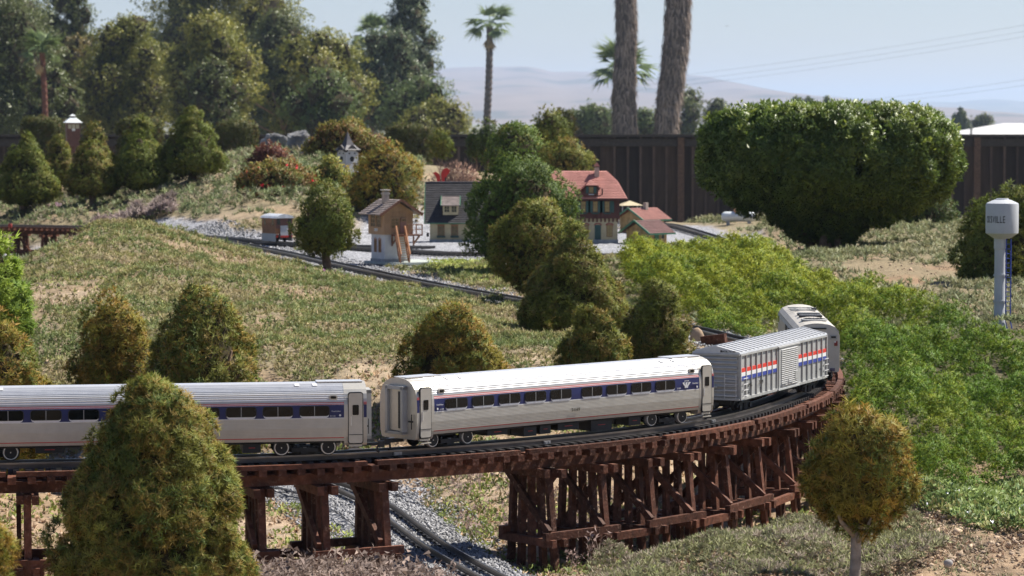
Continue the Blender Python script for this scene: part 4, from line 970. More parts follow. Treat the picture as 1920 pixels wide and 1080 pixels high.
G1 = 'dwarf conifers clipped to cones and domes'
CON = [
 # xl, xr, yt, d, prof, pal, label, extra
 dict(a=(84, 482, 708, 5.05), prof='egg', pal='goldgreen', label='large conical conifer in front of the train, bare grey twigs near its top', zb=.03, size=.0145, per=56, lump=.030, dead=.05),
 dict(a=(-150, 72, 935, 3.75), prof='cone', pal='gold', label='blurred conifer top in the bottom left corner of the picture', zb=.12, size=.012, per=50, lump=.026),
 dict(a=(-105, 98, 588, 7.15), prof='dome', pal='gold', label='domed golden conifer at the left edge just behind the train', size=.015, per=42, lump=.036),
 dict(a=(128, 292, 540, 7.55), prof='egg', pal='gold', label='orange-tipped conical conifer behind the train, left of the larger brown-tipped one', size=.015, per=44, lump=.034, dead=.06, zb=.19),
 dict(a=(250, 512, 515, 7.3), prof='cone', pal='goldgreen', label='broad conical conifer with brown tips behind the train, above the foreground bush', size=.015, per=46, lump=.036, dead=.14, zb=.17),
 dict(a=(738, 960, 562, 7.5), prof='egg', pal='gold', label='domed golden conifer on the slope right above the middle passenger car', size=.0145, per=44, lump=.032, zb=.19),
 dict(a=(1024, 1206, 558, 7.5), prof='cone', pal='goldgreen', label='low brownish conifer with bare twigs above the right end of the middle car', size=.014, per=42, lump=.028, dead=.15, zb=.19),
 dict(a=(1162, 1300, 517, 8.2), prof='egg', pal='olive', label='small egg-shaped conifer beside the round boulder', size=.013, per=40, lump=.026, zb=.24),
 dict(a=(980, 1176, 423, 9.2), prof='cone2', pal='olive', label='tall conical conifer in the middle of the clump right of the track', size=.014, per=38, lump=.030),
 dict(a=(918, 1083, 364, 10.5), prof='egg', pal='olive', label='conifer on a visible trunk standing beside the upper track', size=.015, per=36, lump=.040, py_bot=540, tr=(1000, 16)),
 dict(a=(858, 1090, 290, 12.9), prof='dome', pal='rich', label='largest round-topped green conifer, hiding part of the black-roofed house', size=.017, per=30, lump=.055, py_bot=478, tr=(975, 18)),
 dict(a=(545, 672, 343, 12.9), prof='egg', pal='green', label='small clipped tree with a thick bare trunk casting a shadow on the lawn', size=.015, per=32, lump=.042, py_bot=476, tr=(612, 18)),
 dict(a=(640, 798, 260, 17.8), prof='dome', pal='gold', label='yellow-green dome bush behind the signal cabin', size=.024, per=26, lump=.07, py_bot=402),
 dict(a=(1003, 1116, 259, 19.3), prof='half', pal='goldgreen', label='yellowish dome bush directly above the red-roofed station', size=.024, per=24, lump=.06, py_bot=345),
 dict(a=(985, 1076, 194, 22.5), prof='egg', pal='green', label='tallest rounded conifer at the left end of the dark fence', size=.028, per=22, lump=.08, py_bot=290),
 dict(a=(908, 1044, 228, 20.5), prof='dome', pal='gloss', label='glossy-leaved round bush above the large green dome', size=.034, per=26, lump=.07, py_bot=318, templ='L5'),
 dict(a=(808, 848, 236, 26), prof='cone', pal='green', label='very small pointed conifer right of the flat clipped hedge', size=.03, per=22, lump=.06, py_bot=285),
 dict(a=(896, 932, 227, 26), prof='cone', pal='deep', label='taller of two tiny dark conifers at the foot of the lone palm', size=.03, per=22, lump=.06, py_bot=290),
 dict(a=(877, 910, 238, 26.4), prof='egg', pal='deep', label='shorter of two tiny dark conifers at the foot of the lone palm', size=.03, per=22, lump=.06, py_bot=290),
 dict(a=(-8, 108, 256, 19.8), prof='cone2', pal='green', label='leftmost clipped conical tree above the far trestle', size=.019, per=28, lump=.042, py_bot=372, tr=(40, 18)),
 dict(a=(80, 143, 257, 21.0), prof='cone2', pal='olive', label='smaller shaded cone tree between the two leftmost ones', size=.019, per=26, lump=.042, py_bot=335, tr=(112, 10)),
 dict(a=(126, 216, 262, 19.7), prof='cone2', pal='olive', label='second cone tree from the left in the front row of the hill', size=.019, per=28, lump=.042, py_bot=358, tr=(175, 15)),
 dict(a=(140, 219, 232, 20.6), prof='cone2', pal='olive', label='cone tree peeking out behind the second one from the left', size=.019, per=26, lump=.042, py_bot=350, tr=(184, 12)),
 dict(a=(215, 310, 245, 19.7), prof='cone2', pal='green', label='third cone tree from the left in the front row of the hill', size=.019, per=28, lump=.042, py_bot=345, tr=(262, 15)),
 dict(a=(226, 304, 217, 20.7), prof='cone2', pal='green', label='cone tree whose pointed top rises behind the third one', size=.019, per=26, lump=.042, py_bot=325, tr=(265, 12)),
 dict(a=(303, 419, 203, 19.8), prof='cone2', pal='green', label='tallest cone tree at the crest, with a forked pale trunk', size=.019, per=28, lump=.042, py_bot=318, tr=(362, 18)),
 dict(a=(1676, 1802, 356, 16.8), prof='dome', pal='deep', label='dark round bush in the shade behind the big sheared shrub', size=.024, per=28, lump=.06, py_bot=462),
 dict(a=(1788, 2030, 338, 11.6), prof='dome', pal='green', label='wide dark green dome bush at the right edge behind the water tower', size=.02, per=34, lump=.055, py_bot=552, templ='N6'),
 dict(a=(-82, 58, 420, 7.9), prof='cone', pal='lime', label='lime-green conifer with bright new tips at the left edge', size=.020, per=40, lump=.036, zb=.40),
]
TT = {'L5': TL5, 'N6': TN6}
for c in CON:
    kw = {k: v for k, v in c.items() if k not in ('a', 'label', 'templ')}
    if 'templ' in c: kw['templ'] = TT[c['templ']]
    shrub('conifer_shrub' if c['pal'] != 'gloss' else 'glossy_shrub', c['label'], 'conifer' if c['pal'] != 'gloss' else 'bush', G1 if c['pal'] != 'gloss' else None, *c['a'], **kw)
# small standard tree on the right
s_ = 5.35 / F
r = shrub('standard_tree', 'small round-headed tree with orange-tipped needles on a bare pale trunk, front right', 'tree', None, 1508, 1722, 762, 5.35, 'ball', 'gold', py_bot=988, size=.0165, per=54, lump=.034, tr=(1603, 23), trunk_mat=MBARKG, inner=.72, templ=TN14)

# low spreading bushes of the hill
def bush(name, label, cat, xl, xr, yt, yb, d, pal, templ=TN6, size=.03, lump=.07, per=24, mat=MF, ryk=.8, prof='half', inner=.78, group=None):
    s = d / F; X = ((xl + xr) / 2 - 960) * s; rx = (xr - xl) / 2 * s; top = P(0, yt, d).z; bot = P(0, yb, d).z
    r = empty(name, (X, d, bot), 0, label, cat, group)
    crown(r, prof, rx, rx * ryk, top - bot, 0, lump, per, size, pal, templ, mat, inner=inner); return r
bush('spreading_bush', 'wide low bush with reddish leaf tips on top of the rocky mound', 'bush', 568, 728, 230, 306, 21.3, 'red', TL5, .04, .08, 30, ryk=.6)
bush('spreading_bush', 'dark purple-leaved bush left of the red-flowered one', 'bush', 466, 545, 270, 325, 20.8, 'purple', TL5, .035, .07, 26)
bush('flowering_bush', 'bushy rust and green shrub with scattered red flowers on the mound', 'bush', 448, 600, 308, 392, 18.6, 'red', TL5, .034, .07, 36, inner=.6, prof='ball')
bush('spreading_bush', 'yellow-green leafy bush right below the chapel birdhouse', 'bush', 575, 668, 306, 372, 18.9, 'goldgreen', TL5, .034, .06, 26)
# red blossoms on the flowering bush
pos, nr, _ = on_crown('ball', .26, .2, .28, 60); pos += np.array(P(524, 392, 18.6)); 
keep = (nr[:, 1] < .2)
ca = np.tile([.35, .03, .03], (keep.sum(), 1)); rf = [o for o in COL.objects if o.name.startswith('flowering_bush')][0]
sprigs('red_flowers', pos[keep] - np.array(rf.location), nr[keep], np.full(keep.sum(), .022), ca, ca * [1.2, .8, 1.2], TL4, MF, rf)['kind'] = 'stuff'
# bare pinkish shrub
def bare_shrub():
    d = 18.9; s = d / F; X = (856 - 960) * s; r = empty('bare_shrub', (X, d, h1(X, d)), 0, 'pinkish-brown nearly leafless shrub left of the large green dome', 'bush')
    m = MB(); rg = random.Random(3)
    for k in range(150):
        a = rg.uniform(0, 6.28); e = rg.uniform(.25, 1.0); v = Vector((math.cos(a) * .22 * e, math.sin(a) * .16 * e, .30 * math.sqrt(max(.05, 1.15 - e * e)))) * rg.uniform(.8, 1.08)
        mid = v * .5 + Vector((rg.gauss(0, .02), rg.gauss(0, .02), -.01)); m.tube([(0, 0, 0), mid, v], [.004, .0025, .001], 4, caps=False)
    m.build('branches', M('pink_bark', (.24, .16, .13), .9, var=.3), r)
    pos, nr, _ = on_crown('half', .21, .16, .30, 2600); pos *= RNG.uniform(.55, 1.02, (2600, 1)); c1 = np.tile([.26, .17, .13], (2600, 1)) * RNG.uniform(.5, 1.3, (2600, 1))
    sprigs('twigs', pos, nr, RNG.uniform(.014, .03, 2600), c1 * .8, c1, TGR, MDRY, r)
bare_shrub()

# the big sheared shrub on the right
def big_shrub():
    d = 14.5; s = d / F; X = (1554 - 960) * s; g = h1(X, d); r = empty('sheared_shrub', (X, d, g), 0, 'huge flat-topped leafy shrub on several dark stems, right of the village', 'bush')
    z0 = P(0, 462, d).z - g + .005; zt = P(0, 207, d).z - g
    o1 = crown(r, 'vase', .645, .44, zt - z0, z0, .066, 88, .027, 'boxleaf', TL8, MFL, inner=0, up=.5, fill=1.5)
    # foliage inside as well
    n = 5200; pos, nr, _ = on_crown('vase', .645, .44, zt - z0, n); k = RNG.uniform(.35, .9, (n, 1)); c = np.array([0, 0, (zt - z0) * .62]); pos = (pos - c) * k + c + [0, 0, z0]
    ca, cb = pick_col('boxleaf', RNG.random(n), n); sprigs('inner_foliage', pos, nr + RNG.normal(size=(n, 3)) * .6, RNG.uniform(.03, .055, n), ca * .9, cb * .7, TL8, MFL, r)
    n = 420; pos, nr, tt = on_crown('vase', .645, .44, zt - z0, n); k = tt > .35; pos, nr = pos[k], nr[k]; n = len(pos); ca, cb = pick_col('boxleaf', RNG.random(n), n)
    sprigs('stray_shoots', pos + nr * RNG.uniform(-.01, .03, (n, 1)) + [0, 0, z0], nr * .5 + [0, 0, .9] + RNG.normal(size=(n, 3)) * .4, RNG.uniform(.028, .055, n), ca, cb, TL8, MFL, r)['kind'] = 'stuff'
    m = MB(); rg = random.Random(8)
    for k in range(26):
        a = rg.uniform(0, 6.28); b = Vector((rg.gauss(0, .055), rg.gauss(0, .05), -.02)); e = Vector((math.cos(a) * .50 * rg.uniform(.3, 1), math.sin(a) * .33 * rg.uniform(.3, 1), (zt) * rg.uniform(.55, .85)))
        mid = b.lerp(e, .45) + Vector((rg.gauss(0, .03) - e.x * .15, rg.gauss(0, .03), .02)); q = b.lerp(mid, .5) + Vector((rg.gauss(0, .012), 0, 0))
        rr = rg.uniform(.011, .024); m.tube([b, q, mid, e], [rr, rr * .8, rr * .6, rr * .2], 8)
    m.build('stems', MBARK, r, smooth=True)
big_shrub()

# clipped cylinder hedges near the fence
for xl, xr, yt, lab in ((42, 120, 221, 'flat-topped clipped hedge beside the lantern, far left'), (222, 304, 221, 'flat-topped clipped hedge half behind the pointed cone trees'), (405, 484, 230, 'flat-topped clipped hedge standing left of the rocks'), (725, 808, 237, 'flat-topped clipped hedge right of the spreading bush'), (1040, 1075, 205, 'small dark clipped hedge behind the rounded conifer by the fence'), (1100, 1110, 262, None)):
    if not lab: continue
    d = 31; s = d / F; X = ((xl + xr) / 2 - 960) * s; rx = (xr - xl) / 2 * s; g = h1(X, d); zt = P(0, yt, d).z
    r = empty('clipped_hedge', (X, d, g), 0, lab, 'hedge', 'clipped cylinder hedges by the fence')
    crown(r, 'flat', rx, rx, zt - g, 0, .05, 9, .032, 'hedge', TN6, inner=.93, fill=1.6)

# ------------------------------------------------------------ juniper carpet, lawn mats and other ground plants
def inpoly(px, py, poly):
    c = np.zeros(px.shape, bool); j = len(poly) - 1
    for i in range(len(poly)):
        xi, yi = poly[i]; xj, yj = poly[j]
        c ^= ((yi > py) != (yj > py)) & (px < (xj - xi) * (py - yi) / (yj - yi + 1e-9) + xi); j = i
    return c
def projv(x, y, z):
    ca, sa = math.cos(PITCH), math.sin(PITCH); f = y * ca - (z - CZ) * sa; u = y * sa + (z - CZ) * ca
    return 960 + F * x / f, 540 - F * u / f
def field(n, d0, d1, u0, u1, poly=None, cond=None):
    y = np.exp(RNG.uniform(math.log(d0), math.log(d1), n)); x = RNG.uniform(u0, u1, n) * y; z = H(x, y)
    k = np.ones(n, bool)
    if poly is not None: a, b = projv(x, y, z); k &= inpoly(a, b, poly)
    if cond is not None: k &= cond(x, y)
    return x[k], y[k], z[k]
JP = [(1168, 500), (1230, 468), (1290, 462), (1345, 468), (1400, 478), (1470, 510), (1540, 540), (1620, 575), (1720, 605), (1800, 650), (1900, 670), (2080, 720), (2080, 930), (1930, 915), (1850, 925), (1770, 935), (1710, 900), (1640, 830), (1610, 780), (1600, 720), (1585, 655), (1540, 600), (1500, 600), (1470, 610), (1400, 640), (1340, 625), (1300, 612), (1235, 580), (1185, 560)]
def juniper():
    x, y, z = field(26000, 6.2, 13.6, .03, .215, JP, lambda x, y: dist_to(T1, x, y) > .125)
    # thin out to an even carpet of tufts
    o = RNG.permutation(len(x)); keep = []; cell = {}
    for i in o:
        r = .034 * (1 + .025 * y[i]); c = (int(x[i] / r), int(y[i] / r)); 
        if any((c[0] + a, c[1] + b) in cell and math.hypot(cell[(c[0] + a, c[1] + b)][0] - x[i], cell[(c[0] + a, c[1] + b)][1] - y[i]) < r for a in (-1, 0, 1) for b in (-1, 0, 1)): continue
        cell[c] = (x[i], y[i]); keep.append(i)
    x, y, z = x[keep], y[keep], z[keep]; K = len(x); per = 52
    hh = .0 + (.095 * sstep(.2, .8, .6 * vnoise(x * 11 + 3, y * 4.2) + .4 * vnoise(x * 23, y * 9)) + .04 * (RNG.random(K) - .5)) * (1 - .3 * sstep(9, 12, y)) + .07 * sstep(9.6, 10.6, y) * sstep(13.2, 12.3, y) * sstep(1.25, .75, x)
    edge = np.clip((dist_to(T1, x, y) - .11) / .14, .1, 1); hh *= edge
    lr = .032 * (1 + .03 * (y - 7)) * RNG.uniform(.6, 1.45, K)
    li = np.repeat(np.arange(K), per); n = len(li)
    d = RNG.normal(size=(n, 3)) * .8 + [0, -.2, .5]; d /= np.linalg.norm(d, axis=1, keepdims=True)
    pos = np.stack([x, y, z + hh], 1)[li] + d * lr[li][:, None] * RNG.uniform(.6, 1.1, (n, 1))
    yel = np.clip(fbm(x, y, 3.5) * 1.0 - .28 + .40 * sstep(8.8, 10.2, y), 0, 1)[li]
    w = np.clip(RNG.random(n) * .6 + .4 * (.25 + .5 * (1 - yel)) + .0, 0, 1)
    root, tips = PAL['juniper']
    ca = np.tile(root, (n, 1)) * RNG.uniform(.3, .7, (n, 1)); t1, t2 = np.array([.092, .168, .020]), np.array([.29, .29, .024])  # roots darkened to paint in the shade between tufts
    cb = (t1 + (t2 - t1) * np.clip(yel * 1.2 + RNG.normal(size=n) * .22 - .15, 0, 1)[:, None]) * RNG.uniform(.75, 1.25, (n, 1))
    o = sprigs('juniper_carpet', pos, d + RNG.normal(size=(n, 3)) * .35 + [0, 0, .3], .0105 * (1 + .07 * (y[li] - 7)) * RNG.uniform(.8, 1.3, n), ca, cb, TN9, MF, guide=d + [0, 0, .15])
    tag(o, 'yellow-green creeping juniper covering the bank right of the train', kind='stuff')
    print('juniper', K, n)
juniper()
def mats(name, label, n, d0, d1, u0, u1, size, ca0, cols, templ, cond=None, poly=None, upn=(0, 0, 1), jit=.5, lift=.3, mat=None, hn=0.0, dscale=.06):
    x, y, z = field(n, d0, d1, u0, u1, poly, cond); m = len(x)
    if m == 0: return
    sz = size * (1 + dscale * (y - 8)) * RNG.uniform(.6, 1.4, m)
    c = np.array(cols); pat = np.clip(fbm(x + 3, y, 4.5) * 1.6 - .3 + RNG.normal(size=m) * .18, 0, .999); cb = c[(pat * len(c)).astype(int)] * RNG.uniform(.7, 1.3, (m, 1))
    ca = np.tile(ca0, (m, 1)) * RNG.uniform(.7, 1.3, (m, 1))
    hz = hn * vnoise(x * 15, y * 5)
    o = sprigs(name, np.stack([x, y, z + hz - sz * lift * .3], 1), np.array(upn) + RNG.normal(size=(m, 3)) * jit, sz, ca, cb, templ, mat or MF)
    tag(o, label, kind='stuff'); print(name, m); return o
clear = lambda x, y: (gravel_mask(x, y) < .3) & (dist_to(T1, x, y) > np.where(y < 9, .11, .06))
vg = lambda lo: (lambda x, y: clear(x, y) & (veg_mask(x, y) + RNG.normal(size=x.shape) * .22 > lo))
green3 = [(.085, .115, .036), (.135, .155, .052), (.20, .185, .070), (.25, .20, .11)]
mats('creeping_thyme', 'low grey-green mats of creeping thyme over the lawn slope', 75000, 7.4, 17, -.2, .06, .0135, (.06, .07, .03), green3, TN6, vg(.25), jit=.7, hn=.03)
mats('creeping_thyme', 'bright sedum patches among the thyme', 15000, 8, 14, -.2, .04, .012, (.10, .12, .03), [(.14, .16, .045), (.19, .185, .055), (.10, .13, .04)], TL5, lambda x, y: vg(.3)(x, y) & (fbm(x + 40, y, 2.6) > .53), jit=.6)
mats('dry_grass', 'dry straw-coloured grass and spent flower stalks on the lawn', 14000, 7.2, 15, -.2, .06, .020, (.20, .15, .10), [(.27, .20, .13), (.33, .27, .18), (.20, .15, .12)], TGR, lambda x, y: clear(x, y) & (fbm(x + 70, y, 3.5) > .50), jit=.35, mat=MDRY)
mats('hill_ground_cover', 'silvery green mats covering the far left hill', 22000, 14.5, 23.5, -.2, -.03, .022, (.08, .09, .05), [(.095, .125, .05), (.15, .17, .075), (.22, .185, .13), (.085, .12, .04)], TN6, lambda x, y: clear(x, y) & ~((x > -1.75) & (x < -1.1) & (y < 17.8) & (fbm(x, y, 4) > .4)), jit=.8, dscale=.05, hn=.06)
mats('lavender_mounds', 'mauve-grey heather mounds below the cone trees', 5000, 17.2, 18.8, -.15, -.115, .022, (.10, .08, .07), [(.22, .17, .16), (.26, .21, .19), (.17, .14, .12)], TN6, lambda x, y: clear(x, y), jit=.7, hn=.10, mat=MDRY)
mats('right_bank_cover', 'pale grey-green ground cover behind and under the big shrub', 18000, 9.2, 19.5, .06, .2, .018, (.07, .08, .04), [(.11, .135, .06), (.17, .175, .09), (.21, .195, .115)], TN6, lambda x, y: clear(x, y) & ~((np.hypot(x - 1.62, (y - 12.0) * .4) < .26)) & ~((np.abs(x - 1.40) < .16) & (np.abs(y - 17.7) < .7)), jit=.7, dscale=.05, hn=.045)
mats('yard_sedum', 'bright green sedum patch right of the signal cabin', 5200, 11.6, 14.2, -.035, -.002, .016, (.10, .13, .03), [(.17, .20, .045), (.22, .23, .06), (.12, .16, .04)], TL5, None, poly=[(800, 492), (850, 480), (930, 482), (960, 530), (930, 545), (850, 520), (815, 512)], jit=.6)
# foreground
cl2 = lambda x, y: (dist_to(T5, x, y) > .115)
mats('ground_ivy', 'leafy green ground plants under and behind the trestle', 8500, 5.6, 7.6, -.2, .13, .020, (.05, .06, .02), [(.12, .15, .04), (.18, .20, .05), (.10, .12, .04), (.17, .13, .06)], TL5, lambda x, y: cl2(x, y) & (fbm(x + 20, y, 5) > .46), jit=.5)
mats('fallen_twigs', 'dry leaves and twigs on the soil under the trestle', 9000, 5.2, 7.8, -.2, .13, .013, (.20, .14, .09), [(.27, .18, .11), (.33, .25, .16), (.17, .11, .08)], TN5, cl2, jit=1.5, mat=MDRY)
mats('fallen_twigs', 'dry bark bits and twigs on the bare soil at the lower right', 4200, 5.0, 6.6, .09, .21, .011, (.20, .14, .10), [(.24, .16, .10), (.30, .23, .16), (.14, .09, .065)], TN5, lambda x, y: dist_to(T1, x, y) > .12, jit=1.6, mat=MDRY)
mats('trestle_bank_thyme', 'low green thyme on the bank behind the trestle bents', 6500, 6.3, 7.8, -.03, .1, .012, (.06, .07, .03), green3, TN6, lambda x, y: cl2(x, y) & (fbm(x + 11, y, 6) > .42), jit=.7)
mats('dry_flower_stalks', 'mauve-brown dry flower stalks in front of the left bents', 520, 5.18, 5.50, -.088, -.022, .075, (.14, .11, .09), [(.14, .10, .09), (.17, .13, .11), (.11, .085, .075)], TST, cl2, jit=.18, mat=MDRY, dscale=0)
mats('dry_flower_stalks', 'scattered dry flower spikes beside the right bents', 130, 5.9, 6.9, -.02, .04, .070, (.14, .11, .09), [(.14, .10, .09), (.17, .13, .11)], TST, lambda x, y: cl2(x, y) & (dist_to(T1, x, y) > .12), jit=.2, mat=MDRY, dscale=0)
def hump(x, y): return (np.hypot((x - .50) / .36, (y - 5.78) / .42) < 1) & (dist_to(T1, x, y) > .13)
mats('thyme_hump', 'grey-mauve thyme cushion in front of the right bents', 15000, 5.2, 6.4, .02, .15, .0125, (.10, .09, .06), [(.20, .17, .13), (.15, .165, .08), (.23, .19, .16), (.17, .18, .09)], TN6, hump, jit=.8, hn=.05, mat=MDRY)
mats('thyme_hump', 'green shoots growing through the mauve thyme cushion', 1300, 5.2, 6.4, .02, .15, .012, (.06, .08, .03), [(.13, .17, .05), (.18, .20, .06)], TN9, lambda x, y: hump(x, y) & (fbm(x, y + 30, 7) > .5), jit=.5, hn=.05)
IV = [(1640, 880), (1700, 900), (1760, 925), (1850, 915), (2000, 900), (2050, 1010), (1920, 1010), (1860, 1000), (1790, 985), (1730, 960), (1660, 930)]
mats('ivy_carpet', 'light green leafy carpet with pale flecks below the juniper', 9000, 5.7, 7.0, .12, .21, .021, (.07, .10, .03), [(.11, .15, .045), (.15, .19, .06), (.08, .12, .04), (.18, .17, .07)], TL5, None, poly=IV, jit=.55, hn=.03)
mats('white_blossoms', 'tiny white blossoms on the leafy carpet', 200, 5.7, 7.0, .12, .21, .0065, (.6, .6, .6), [(.75, .75, .78), (.65, .65, .72)], TL4, None, poly=IV, jit=.3, hn=.03, lift=-3, dscale=0)
mats('thyme_hump', 'sparse dry thyme around the foot of the standard tree', 5000, 5.1, 6.0, .085, .2, .011, (.10, .09, .06), [(.20, .18, .13), (.14, .16, .08), (.25, .2, .15)], TN6, lambda x, y: fbm(x, y, 6) > .47, jit=.8, mat=MDRY)
def tuft(label, px, py, n, rad, d, cols, templ, size):
    c = P(px, py, d); x = c.x + RNG.normal(size=n) * rad; y = d + RNG.normal(size=n) * rad * .8; z = H(x, y) + RNG.uniform(0, size, n)
    cc = np.array(cols)[RNG.integers(0, len(cols), n)] * RNG.uniform(.8, 1.2, (n, 1)); r = empty('flower_tuft', (c.x, d, h1(c.x, d)), 0, label, 'flowers')
    sprigs('blossoms', np.stack([x, y, z], 1) - np.array(r.location), np.tile([0, -.2, 1.], (n, 1)) + RNG.normal(size=(n, 3)) * .4, RNG.uniform(.7, 1.3, n) * size, cc * .6, cc, templ, MF, r)
tuft('small purple flower tuft on the soil below the lone clipped tree', 612, 523, 170, .035, 12.3, [(.13, .17, .05), (.28, .12, .26), (.15, .19, .06)], TL5, .018)
tuft('pink and lilac flowers at the foot of the leftmost cone tree', 78, 392, 160, .09, 19.9, [(.25, .17, .24), (.13, .16, .08), (.27, .16, .2)], TL5, .026)
# ------------------------------------------------------------ model village
MCREAM = M('cream_plaster', (.50, .43, .27), .8, var=.12, scale=30, bump=.3, bscale=200)
MWHITEW = M('white_plaster', (.60, .60, .60), .8, var=.10, scale=30, bump=.3, bscale=200)
MSTONEW = M('grey_plinth', (.33, .34, .34), .85, var=.2, scale=60)
MWOODB = M('brown_boards', (.42, .26, .14), .7, var=.15, scale=25, stretch=(3, 3, .4))
MWOODO = M('orange_wood', (.52, .25, .12), .6, var=.12)
MDKBR = M('dark_brown_wood', (.085, .035, .028), .7, var=.2)
MOCHRE = M('ochre_stone', (.42, .28, .12), .85, var=.28, scale=45, bump=.4, bscale=120)
MGREEN = M('green_trim', (.05, .16, .09), .55, var=.15)
MSHUT = M('teal_shutter', (.035, .085, .075), .6, var=.15)
MROOFR = M('red_roof_tiles', (.47, .215, .18), .7, var=.16, scale=18, rnd=.05)
MROOFR2 = M('shaded_red_roof_tiles', (.30, .085, .07), .7, var=.2, scale=18)
MROOFB = M('black_roof_tiles', (.055, .052, .055), .6, var=.3, scale=30)
MROOFG = M('grey_shingles', (.24, .20, .185), .8, var=.35, scale=35)
MPANE = M('window_pane', (.14, .11, .05), .2, var=.4, scale=60, spec=.6)
MPANED = M('dark_pane', (.05, .055, .045), .15, var=.4, scale=60, spec=.6)
def wall_box(r, name, x0, x1, y0, y1, z0, z1, mat): return MB().box(((x0 + x1) / 2, (y0 + y1) / 2, (z0 + z1) / 2), (x1 - x0, y1 - y0, z1 - z0)).build(name, mat, r)
def win(r, fx, c, w, h, frame, pane=None, name='window', nx=2, nz=2, out=.0015, th=.0035):
    """window on a wall: fx 'y-' 'x-' 'x+' tells which way it looks; c its centre on the wall face"""
    def T(u, o, z):
        if fx == 'y-': return (c[0] + u, c[1] - o, c[2] + z)
        if fx == 'x-': return (c[0] - o, c[1] + u, c[2] + z)
        return (c[0] + o, c[1] + u, c[2] + z)
    def sz(a, b, c_): return (a, b, c_) if fx == 'y-' else (b, a, c_)
    m = MB(); t = th
    m.box(T(-w / 2, out, 0), sz(t, .004, h + t)); m.box(T(w / 2, out, 0), sz(t, .004, h + t)); m.box(T(0, out + .0003, h / 2), sz(w + t, .004, t)); m.box(T(0, out + .0003, -h / 2), sz(w + t, .004, t))
    for k in range(1, nx): m.box(T(-w / 2 + w * k / nx, out - .0004, 0), sz(.0014, .003, h))
    for k in range(1, nz): m.box(T(0, out - .0006, -h / 2 + h * k / nz), sz(w, .003, .0014))
    f = m.build(name, frame, r)
    MB().box(T(0, .0002, 0), sz(w, .0016, h)).build('pane', pane or MPANE, f); return f
def roof_slope(r, name, a, b, c, d, mat, rows, th=.004, step=.0028, tile=None):
    """stepped rows of tiles between eave a-b and ridge d-c"""
    a, b, c, d = map(Vector, (a, b, c, d)); n = (b - a).cross(d - a).normalized()
    if n.z < 0: n = -n
    m = MB()
    for k in range(rows):
        t0, t1 = k / rows, (k + 1.15) / rows; t1 = min(t1, 1.0)
        p0, p1 = a.lerp(d, t0), b.lerp(c, t0); q0, q1 = a.lerp(d, t1), b.lerp(c, t1)
        vs = [p0, p1, q1, q0, p0 + n * (th + step), p1 + n * (th + step), q1 + n * th, q0 + n * th]
        m.add(vs, [(0, 1, 2, 3), (4, 5, 6, 7), (0, 1, 5, 4), (1, 2, 6, 5), (2, 3, 7, 6), (3, 0, 4, 7)])
    return m.build(name, mat, r)
def chimney(r, x, y, z0, z1, w, mat, cap):
    c = wall_box(r, 'chimney', x - w / 2, x + w / 2, y - w / 2, y + w / 2, z0, z1, mat); return c

